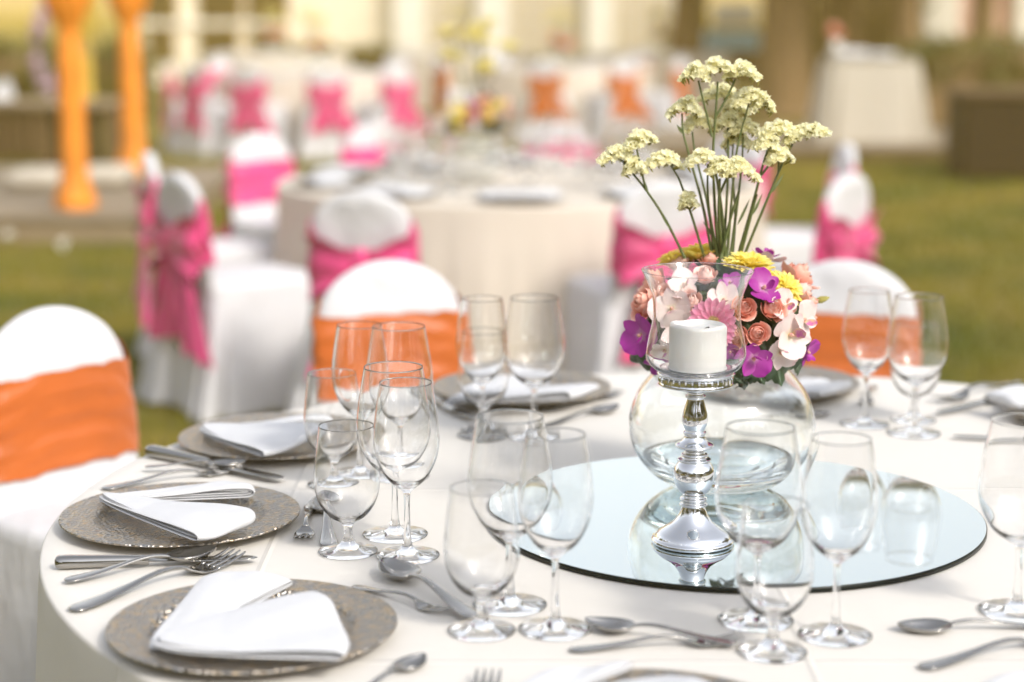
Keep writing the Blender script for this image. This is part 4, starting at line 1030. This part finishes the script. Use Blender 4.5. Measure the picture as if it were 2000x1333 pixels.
flower('rose_pale', 1378, 536, 24, 'pale pink rose behind the shade rim, below the top rosebud', (0, -.3, .8), 1.0)
flower('rose', 1272, 546, 28, 'salmon rose at the left flank, upper one', (-.5, 0, .6), 1.02)
flower('rose', 1256, 588, 36, 'large salmon rose at the left flank above the purple orchid', (-.4, -.2, .2), 1.03)
flower('rose', 1290, 580, 26, 'salmon rose just left of the glass shade', (-.1, -.3, .3), 1.02)
flower('rose', 1456, 600, 23, 'salmon rose touching the right wall of the glass shade', (.2, -.6, .1), 1.04, .4)
flower('rose', 1510, 602, 25, 'salmon rose with spiral centre right of the shade, upper one', (.1, -.5, .5), 1.06, 1.2)
flower('rose', 1480, 652, 22, 'salmon rose with spiral centre right of the shade, lower one', (0, -.6, .1), 1.06, 2.0)
flower('rose', 1562, 535, 40, 'large dusky salmon rose at the upper right', (.4, -.1, .6), 1.02)
flower('rose_pale', 1570, 568, 32, 'pale salmon rose under the upper right rose', (.7, -.2, .2), 1.02)
flower('rose', 1584, 592, 26, 'salmon rose at the far right flank', (.9, -.1, .2), 1.02)
flower('orchid', 1250, 655, 45, 'purple orchid with yellow throat at the left edge of the ball', (-.35, -.7, .1), 1.08, .9)
flower('orchid', 1492, 562, 40, 'purple orchid with one big petal right of the shade rim', (.1, -.5, .3), 1.08, 1.4)
flower('orchid', 1472, 702, 39, 'purple orchid low down right of the candle', (.0, -.7, -.1), 1.06, 2.6)
flower('orchid', 1578, 688, 32, 'purple orchid at the lower right edge of the ball', (.6, -.3, -.1), 1.05, .2)
flower('orchid', 1428, 556, 25, 'purple orchid seen through the upper right of the shade', (0, -.6, .3), 1.0, .6)
flower('orchid', 1428, 692, 27, 'purple orchid seen through the lower right of the shade', (0, -.7, -.1), 1.0, 1.0)
flower('orchid', 1290, 716, 34, 'purple orchid peeking below the left side of the shade', (-.2, -.5, -.4), 1.0, 2.2)
flower('orchid', 1498, 498, 26, 'small purple orchid at the very top right', (.2, .4, 1), .98, 1.0)
flower('orchid_w', 1545, 655, 47, 'large white orchid at the lower right of the ball', (.2, -.6, .0), 1.10, 2.0)
flower('orchid_w', 1570, 625, 40, 'white orchid with flared petals at the right flank', (.7, -.5, .2), 1.09, .6)
flower('orchid_w', 1530, 600, 36, 'white orchid between the spiral rose and the far right rose', (.2, -.5, .3), 1.04, 1.1)
flower('orchid_w', 1310, 604, 44, 'white orchid behind the left of the shade, upper one', (-.1, -.7, .2), 1.04, .3)
flower('orchid_w', 1335, 560, 36, 'white orchid in the upper middle of the shade', (0, -.6, .4), 1.02, 1.7)
flower('orchid_w', 1328, 648, 44, 'white orchid left of the candle top', (-.1, -.7, .0), 1.04, 1.9)
flower('orchid_w', 1296, 690, 38, 'pinkish white orchid left of the candle base', (-.3, -.6, -.2), 1.02, .8)
flower('orchid_w', 1500, 505, 36, 'white orchid at the back of the top right', (.2, .2, .9), .97, .8)
flower('rose_pale', 1522, 545, 24, 'pale pink rose tucked behind the upper yellow and purple flowers', (.1, -.3, .5), 1.0)
flower('rose', 1534, 590, 22, 'small salmon rose between the yellow flower and the white orchids', (.2, -.5, .3), 1.0, .8)
flower('rose', 1440, 655, 22, 'salmon rose seen through the shade right of the candle', (.0, -.7, .1), 1.0, .5)
flower('orchid_w', 1525, 690, 36, 'white orchid hanging lowest at the right of the ball', (.1, -.7, -.2), 1.03, 2.9)
flower('orchid_w', 1415, 585, 34, 'white orchid above the gerbera inside the shade outline', (.0, -.6, .3), 1.0, .2)
flower('rose_pale', 1348, 585, 24, 'pale pink rose above left of the gerbera', (-.1, -.6, .3), 1.0, .2)
flower('gerbera', 1394, 632, 50, 'pink gerbera daisy behind the candle', (-.1, -1.0, -.05), 1.10, .2)
# lobed dark leaves under the ball
def lobed_leaf():
    V = [(0, 0, 0)]; Fc = []; n = 44; rows = 4
    for r_ in range(1, rows + 1):
        for k in range(n):
            a = 2 * PI * k / n; rad = .026 * (1 + .13 * math.cos(a * 7) + .06 * math.cos(a * 21)) * (r_ / rows)
            V.append((rad * math.sin(a), .022 - rad * math.cos(a) * 1.1, .006 * (r_ / rows) ** 2 * math.cos(a * 3.5) - .010 * (r_ / rows) ** 2))
    V[0] = (0, .022, 0)
    for k in range(n): Fc.append((0, 1 + k, 1 + (k + 1) % n))
    for r_ in range(rows - 1):
        for k in range(n): a = 1 + r_ * n + k; b = 1 + r_ * n + (k + 1) % n; Fc.append((a, a + n, b + n, b))
    return mesh('blade', V, Fc, M['leaf'])
lob = lobed_leaf()
for i, (u, v, k, til, sp, s, lab) in enumerate([
        (1243, 690, 1.0, (-.2, -.6, .3), .3, 1.1, 'dark lobed leaf under the left purple orchid'), (1262, 700, .98, (0, -.6, .2), -.4, .9, 'dark lobed leaf tucked right of the left leaf'),
        (1420, 728, 1.02, (0, -.8, .3), .5, .9, 'dark lobed leaf right below the shade base'), (1450, 732, 1.0, (0, -.8, .2), -.2, .9, 'dark lobed leaf below the low purple orchid'),
        (1478, 728, 1.02, (0, -.8, .3), .2, .8, 'dark lobed leaf between the two lower orchids'), (1520, 712, 1.05, (.1, -.8, .3), -.1, 1.15, 'largest dark lobed leaf under the white orchid'),
        (1500, 694, .98, (.1, -.8, .3), .6, 1.0, 'dark lobed leaf above the largest leaf'), (1572, 700, 1.03, (.5, -.5, .2), -.5, .9, 'dark narrow leaf under the right purple orchid'),
        (1380, 738, .99, (0, -.8, .2), .1, .9, 'dark lobed leaf behind the cup of the candle holder'), (1330, 732, .98, (0, -.8, .2), .4, .9, 'dark lobed leaf behind the left of the cup')]):
    p, n = on_ball(u, v, k); n = (n + Vector(til)).normalized(); q = basis(n, 0)
    y = q @ Vector((0, 1, 0)); dwn = Vector((0, 0, -1)) - n * n.dot(Vector((0, 0, -1))); ang = math.atan2(n.dot(y.cross(dwn)), y.dot(dwn))
    t = thing('geranium_leaf', lab, 'leaf', p, group='dark leaves under the flower ball', quat=q @ Quaternion((0, 0, 1), ang + sp), scale=s)
    put('blade', lob, t, (0, -.022, 0)); put('stalk', tube('stalk', [(0, 0, 0), (0, -.02, -.004), (0, -.035, -.012)], .0012, M['stem'], 6), t)
# a green bud sticking out on the right
p, n = on_ball(1596, 588, 1.05)
t = thing('flower_bud', 'pointed greenish bud sticking out at the right of the ball', 'bud', p, quat=basis(Vector((1, -.1, .3))))
put('bud', lathe('bud', [(0, -.004), (.004, 0), (.0055, .006), (.0035, .014), (0, .020)], M['calyx'], 14), t); put('stalk', tube('stalk', [(0, 0, -.002), (0, 0, -.03)], .0014, M['stem'], 6), t)

# statice sprays: polylines in photo pixels, each ending in a head
SD = 2.765
def statice_head(wpx, seed, dirx, droop):
    """a one-sided comb of papery florets; returns petals and calyx builders in local metres, x along the comb"""
    g = random.Random(seed); L = wpx * 1.1 / 1330; fl, cx = MB(), MB(); n = int(40 + wpx * 1.9)
    for k in range(n):
        t = (k + g.random()) / n * 2 - 1; d = g.uniform(-.013, .013); up = g.random()
        c = Vector((t * L / 2, d, .022 * (1 - t * t) * (.25 + .75 * up) - .004 - droop * (t * dirx > 0) * abs(t) * L * .35))
        ax = Vector((t * .9 + g.gauss(0, .3), d * 60 + g.gauss(0, .35) - (1 - up) * 1.0, .55 + .6 * up)).normalized(); q = basis(ax, g.uniform(0, 6))
        h, rr = g.uniform(.0035, .0058), g.uniform(.0040, .0058); m = 10; V = []
        for i, (f, z) in enumerate(((.18, 0), (.55, .55), (1.0, 1.0))):
            for j in range(m): a = 2 * PI * j / m; ru = 1 + (.25 * math.sin(a * 5 + seed) + g.uniform(-.12, .12)) * (i == 2); V.append((rr * f * ru * math.cos(a), rr * f * ru * math.sin(a), h * z + (g.uniform(-.0016, .0016) if i == 2 else 0)))
        V.append((0, 0, h * .55)); Fc = quads(3, m, False, True)
        for j in range(m): Fc.append((10 + j, 10 + (j + 1) % m, 30))
        fl.addm(V, Fc, Matrix.Translation(c) @ q.to_matrix().to_4x4())
        if k % 6 == 0: cx.addm(*tube_arr([(0, 0, -.010), (0, 0, -.003), (0, 0, .003)], (.0006, .0018, .0022), 5), Matrix.Translation(c) @ q.to_matrix().to_4x4())
    return fl, cx
def spray(label, lines, heads, dy, r0=.0023, leaf=None):
    """lines: list of pixel polylines; heads: (u, v, width px, dir, droop)"""
    t = thing('statice_stem', label, 'statice', atY(*lines[0][0], SD), group='pale yellow statice stems above the flower ball')
    o = Vector(t.location)
    for i, ln in enumerate(lines):
        m = len(ln); pts = [atY(u, v, SD + dy * (k / max(1, m - 1) if i == 0 else .6 + .4 * k / max(1, m - 1))) - o for k, (u, v) in enumerate(ln)]
        path = spline(pts, 5); put('stem' if i == 0 else 'branch', tube('stem', path, np.linspace(r0 * (1 if i == 0 else .7), r0 * .55, len(path)), M['stem'], 8), t)
    for k, (u, v, wpx, dx, dr) in enumerate(heads):
        fl, cx = statice_head(wpx, int(u + v), dx, dr); p = atY(u, v, SD + dy) - o + Vector((0, 0, -.010))
        a = rng.uniform(-.35, .35); q = Quaternion((0, 0, 1), a) @ Quaternion((0, 1, 0), -dx * .12)
        h = put('flower_head', fl.mesh('flower_head', M['statice'], False), t, p, quat=q); h['kind'] = 'stuff'
        cxo = put('calyx', cx.mesh('calyx', M['calyx']), h); cxo['kind'] = 'stuff'
    for (u, v, du, dv, L) in (leaf or []):
        p = atY(u, v, SD + dy * .5) - o; e = atY(u + du, v + dv, SD + dy * .5) - o; d = (e - p)
        nrm = Vector((0, -1, 0)); x = d.cross(nrm).normalized(); y = d.normalized(); z = x.cross(y)
        V, Fc = leaf_arr(d.length, .0022, 8); put('leaf', mesh('leaf', V, Fc, M['stem']), t, p, quat=Matrix((x, y, z)).transposed().to_quaternion())
spray('statice stem leaning farthest left, forked into three heads', [[(1338, 505), (1300, 430), (1262, 372), (1232, 335), (1208, 306)], [(1262, 372), (1252, 330), (1243, 288)], [(1256, 345), (1244, 330)]],
      [(1205, 298, 62, -1, .3), (1250, 272, 52, 1, -.5), (1240, 322, 34, 1, 0)], -.03, leaf=[(1312, 452, -26, -44, 0), (1266, 378, -12, -32, 0)])
spray('statice stem second from the left with a wide head and a side bud', [[(1378, 510), (1352, 425), (1328, 355), (1308, 320)], [(1348, 410), (1338, 398), (1342, 386)]], [(1298, 308, 58, -1, .1), (1345, 388, 24, 1, 0)], -.02)
spray('tall statice stem with a round head at the upper left', [[(1392, 505), (1372, 400), (1345, 300), (1334, 258), (1332, 222)]], [(1338, 203, 56, -1, .5)], .02, leaf=[(1334, 262, -12, -18, 0)])
spray('statice stem with an arched head just right of the upper left one', [[(1396, 505), (1382, 400), (1358, 300), (1352, 258)]], [(1366, 234, 54, 1, .5)], .04)
spray('tallest statice stem with the three topmost heads', [[(1404, 505), (1396, 400), (1393, 300), (1398, 220), (1402, 160)], [(1391, 268), (1378, 215), (1364, 158)], [(1396, 232), (1420, 190), (1436, 155)]],
      [(1358, 136, 44, -1, .4), (1402, 128, 62, 1, .2), (1450, 134, 56, 1, .3)], -.01, .0026)
spray('short statice stem with a head in the middle left', [[(1402, 505), (1384, 400), (1382, 322)]], [(1374, 304, 56, 1, .3)], -.05)
spray('statice stem with a drooping arched head low in the middle', [[(1410, 505), (1404, 420), (1406, 350)], [(1405, 380), (1422, 345), (1440, 330)]], [(1408, 322, 40, -1, .2), (1445, 322, 58, 1, .8)], -.06, .003)
spray('statice stem behind with a flat head under the topmost ones', [[(1412, 505), (1420, 380), (1422, 260), (1416, 200)]], [(1406, 178, 66, -1, .2), (1438, 205, 40, 1, .2)], .05)
spray('tall statice stem with a big round head at the upper right', [[(1420, 505), (1430, 380), (1440, 290), (1462, 205)]], [(1468, 186, 66, 1, .3), (1490, 196, 30, 1, .6)], .0)
spray('statice stem with a broad head right of the middle', [[(1426, 505), (1440, 400), (1448, 330), (1452, 268)]], [(1456, 246, 66, 1, .5), (1425, 234, 44, -1, .1)], .03)
spray('statice stem with two small heads at the middle right', [[(1440, 505), (1470, 400), (1488, 330), (1500, 290)], [(1485, 345), (1508, 315)]], [(1498, 276, 38, -1, 0), (1522, 300, 40, 1, .2)], -.03, .0026)
spray('statice stem leaning farthest right with a long flat head', [[(1450, 508), (1490, 410), (1528, 320), (1548, 282)], [(1520, 340), (1522, 290), (1520, 268)]], [(1575, 258, 74, 1, -.35), (1522, 250, 66, -1, .1)], -.02, leaf=[(1505, 378, 28, -38, 0)])
spray('statice stem with a single head behind the middle', [[(1430, 505), (1436, 420), (1430, 330), (1432, 280)]], [(1440, 268, 46, 1, .3)], .05)
spray('bare leafy statice stalks close behind the top rosebud', [[(1416, 508), (1412, 440), (1404, 372), (1398, 338)], [(1444, 508), (1462, 440), (1478, 380)], [(1408, 505), (1426, 430), (1444, 372)]], [], -.02, .0034, leaf=[(1398, 470, -24, -36, 0), (1470, 420, 20, -40, 0), (1440, 440, 26, -50, 0)])

# ------------------------------------------------------------------ the middle table's setting (out of focus, still objects)
def t2(deg, r): return Vector((T2.x + r * math.cos(R(deg)), T2.y + r * math.sin(R(deg)), TZ))
fp = lathe('white_plate', [(.10, .001), (.14, .012), (.165, .016), (.165, .018), (.13, .0145), (.10, .008), (0, .008)], M['charger'], 48)
pocket = grid('linen_mound', [[(.125 * math.sin(f) ** .6 * math.copysign(abs(math.cos(a)) ** .5, math.cos(a)) * 1.25, .09 * math.sin(f) ** .6 * math.copysign(abs(math.sin(a)) ** .5, math.sin(a)), .016 - .016 * math.cos(f) + .004 * math.sin(a * 3) * math.sin(f)) for a in np.linspace(0, 2 * PI, 33)[:-1]] for f in np.linspace(.02, PI - .02, 10)], M['napkin'], False, True)
for i, d in enumerate(range(18, 360, 36)):
    p = t2(d, .80)
    word = ['right end', 'rear right', 'rear right of the flowers', 'rear left of the flowers', 'rear left', 'left end', 'front left', 'front left of the middle', 'front right of the middle', 'front right'][i]
    tag(put('charger_plate', fp, None, p, (0, 0, i)), 'blurred plate on the middle beige table at its ' + word, 'plate', 'plates on the middle table')
    tag(put('napkin', pocket, None, p + Vector((0, 0, .010)), (0, 0, R(d + 90))), 'blurred white napkin on the middle beige table at its ' + word, 'napkin', 'napkins on the middle table')
    for k, (kd, da, rr) in enumerate((('w', 9, .56), ('l', 15, .50), ('g', 4, .50))):
        me, nm, cat = GL[kd]; q = t2(d + da, rr)
        tag(put(nm, me, None, q + Vector((0, 0, .0008))), 'blurred %s on the middle beige table at its %s' % ({'w': 'slim wine glass', 'l': 'large wine glass', 'g': 'water goblet'}[kd], word), cat, 'glasses on the middle table')
def far_centre(pos, label, col2='mum', s=1.0, seed=1):
    t = thing('flower_centrepiece', label, 'flowers', pos, scale=s)
    put('bowl', solid_glass('bowl', vo, vi, M['vase_glass'], 40), t)
    g = random.Random(seed)
    V, n = leaf_cloud(420, .020, (.12, .12, .085), seed); put('leaves', cloud_mesh('leaves', V + np.array([0, 0, .26]), n, M['leaf']), t)
    for k, (m_, c_) in enumerate(((col2, (-.05, -.09)), (col2, (.075, -.08)), ('rose', (.02, -.10)), ('orchid_w', (-.10, -.03)), ('orchid', (.0, -.07)), (col2, (-.07, .05)), ('rose_pale', (.10, .0)), ('orchid_w', (.07, .06)))):
        V, n = leaf_cloud(170, .015, (.058, .05, .05), seed * 9 + k); put('blossom', cloud_mesh('blossom', V + np.array([c_[0], c_[1], .25 + .07 * g.random()]), n, M[m_]), t)
    for k in range(9):
        a = k * .7; a += g.uniform(-.4, .4); e = Vector((.17 * math.cos(a) * g.uniform(.3, 1), .15 * math.sin(a) * g.uniform(.3, 1), .46 + .022 * ((k * 5) % 9) + g.uniform(0, .02)))
        put('stem', tube('stem', spline([(e.x * .15, e.y * .15, .28), (e.x * .5, e.y * .5, .42), e], 4), .0025, M['stem'], 6), t)
        V, n = leaf_cloud(170, .012, (.05, .045, .024), seed * 5 + k + 40); put('flower_head', cloud_mesh('flower_head', V + np.array(e), n, M['sea_lavender']), t)
    return t
far_centre(Vector((-.16, 7.7, TZ + .001)), 'yellow and white flower centrepiece on the middle beige table')
for (p, lab), m_, s_, nm in zip(FT, ('mum', 'orange_flower', 'orange_flower', 'mum', 'mum'), (1, 2, 3, 4, 5), ('the far pink chair table', 'the far orange chair table', 'the farthest left table', 'the farthest middle table', 'the farthest right table')):
    far_centre(p + Vector((0, 0, TZ + .001)), 'tall pale flower centrepiece on ' + nm, m_, 1.0, s_ + 20)
    for k in range(8):
        a = k * PI / 4 + .3; tag(put('napkin', pocket, None, p + Vector((.76 * math.cos(a), .76 * math.sin(a), TZ + .002)), (0, 0, a + PI / 2)), 'tiny blurred white napkin on ' + nm + (' at its right end', ' at its rear right', ' at its rear', ' at its rear left', ' at its left end', ' at its front left', ' at its front', ' at its front right')[k], 'napkin', 'napkins on ' + nm)
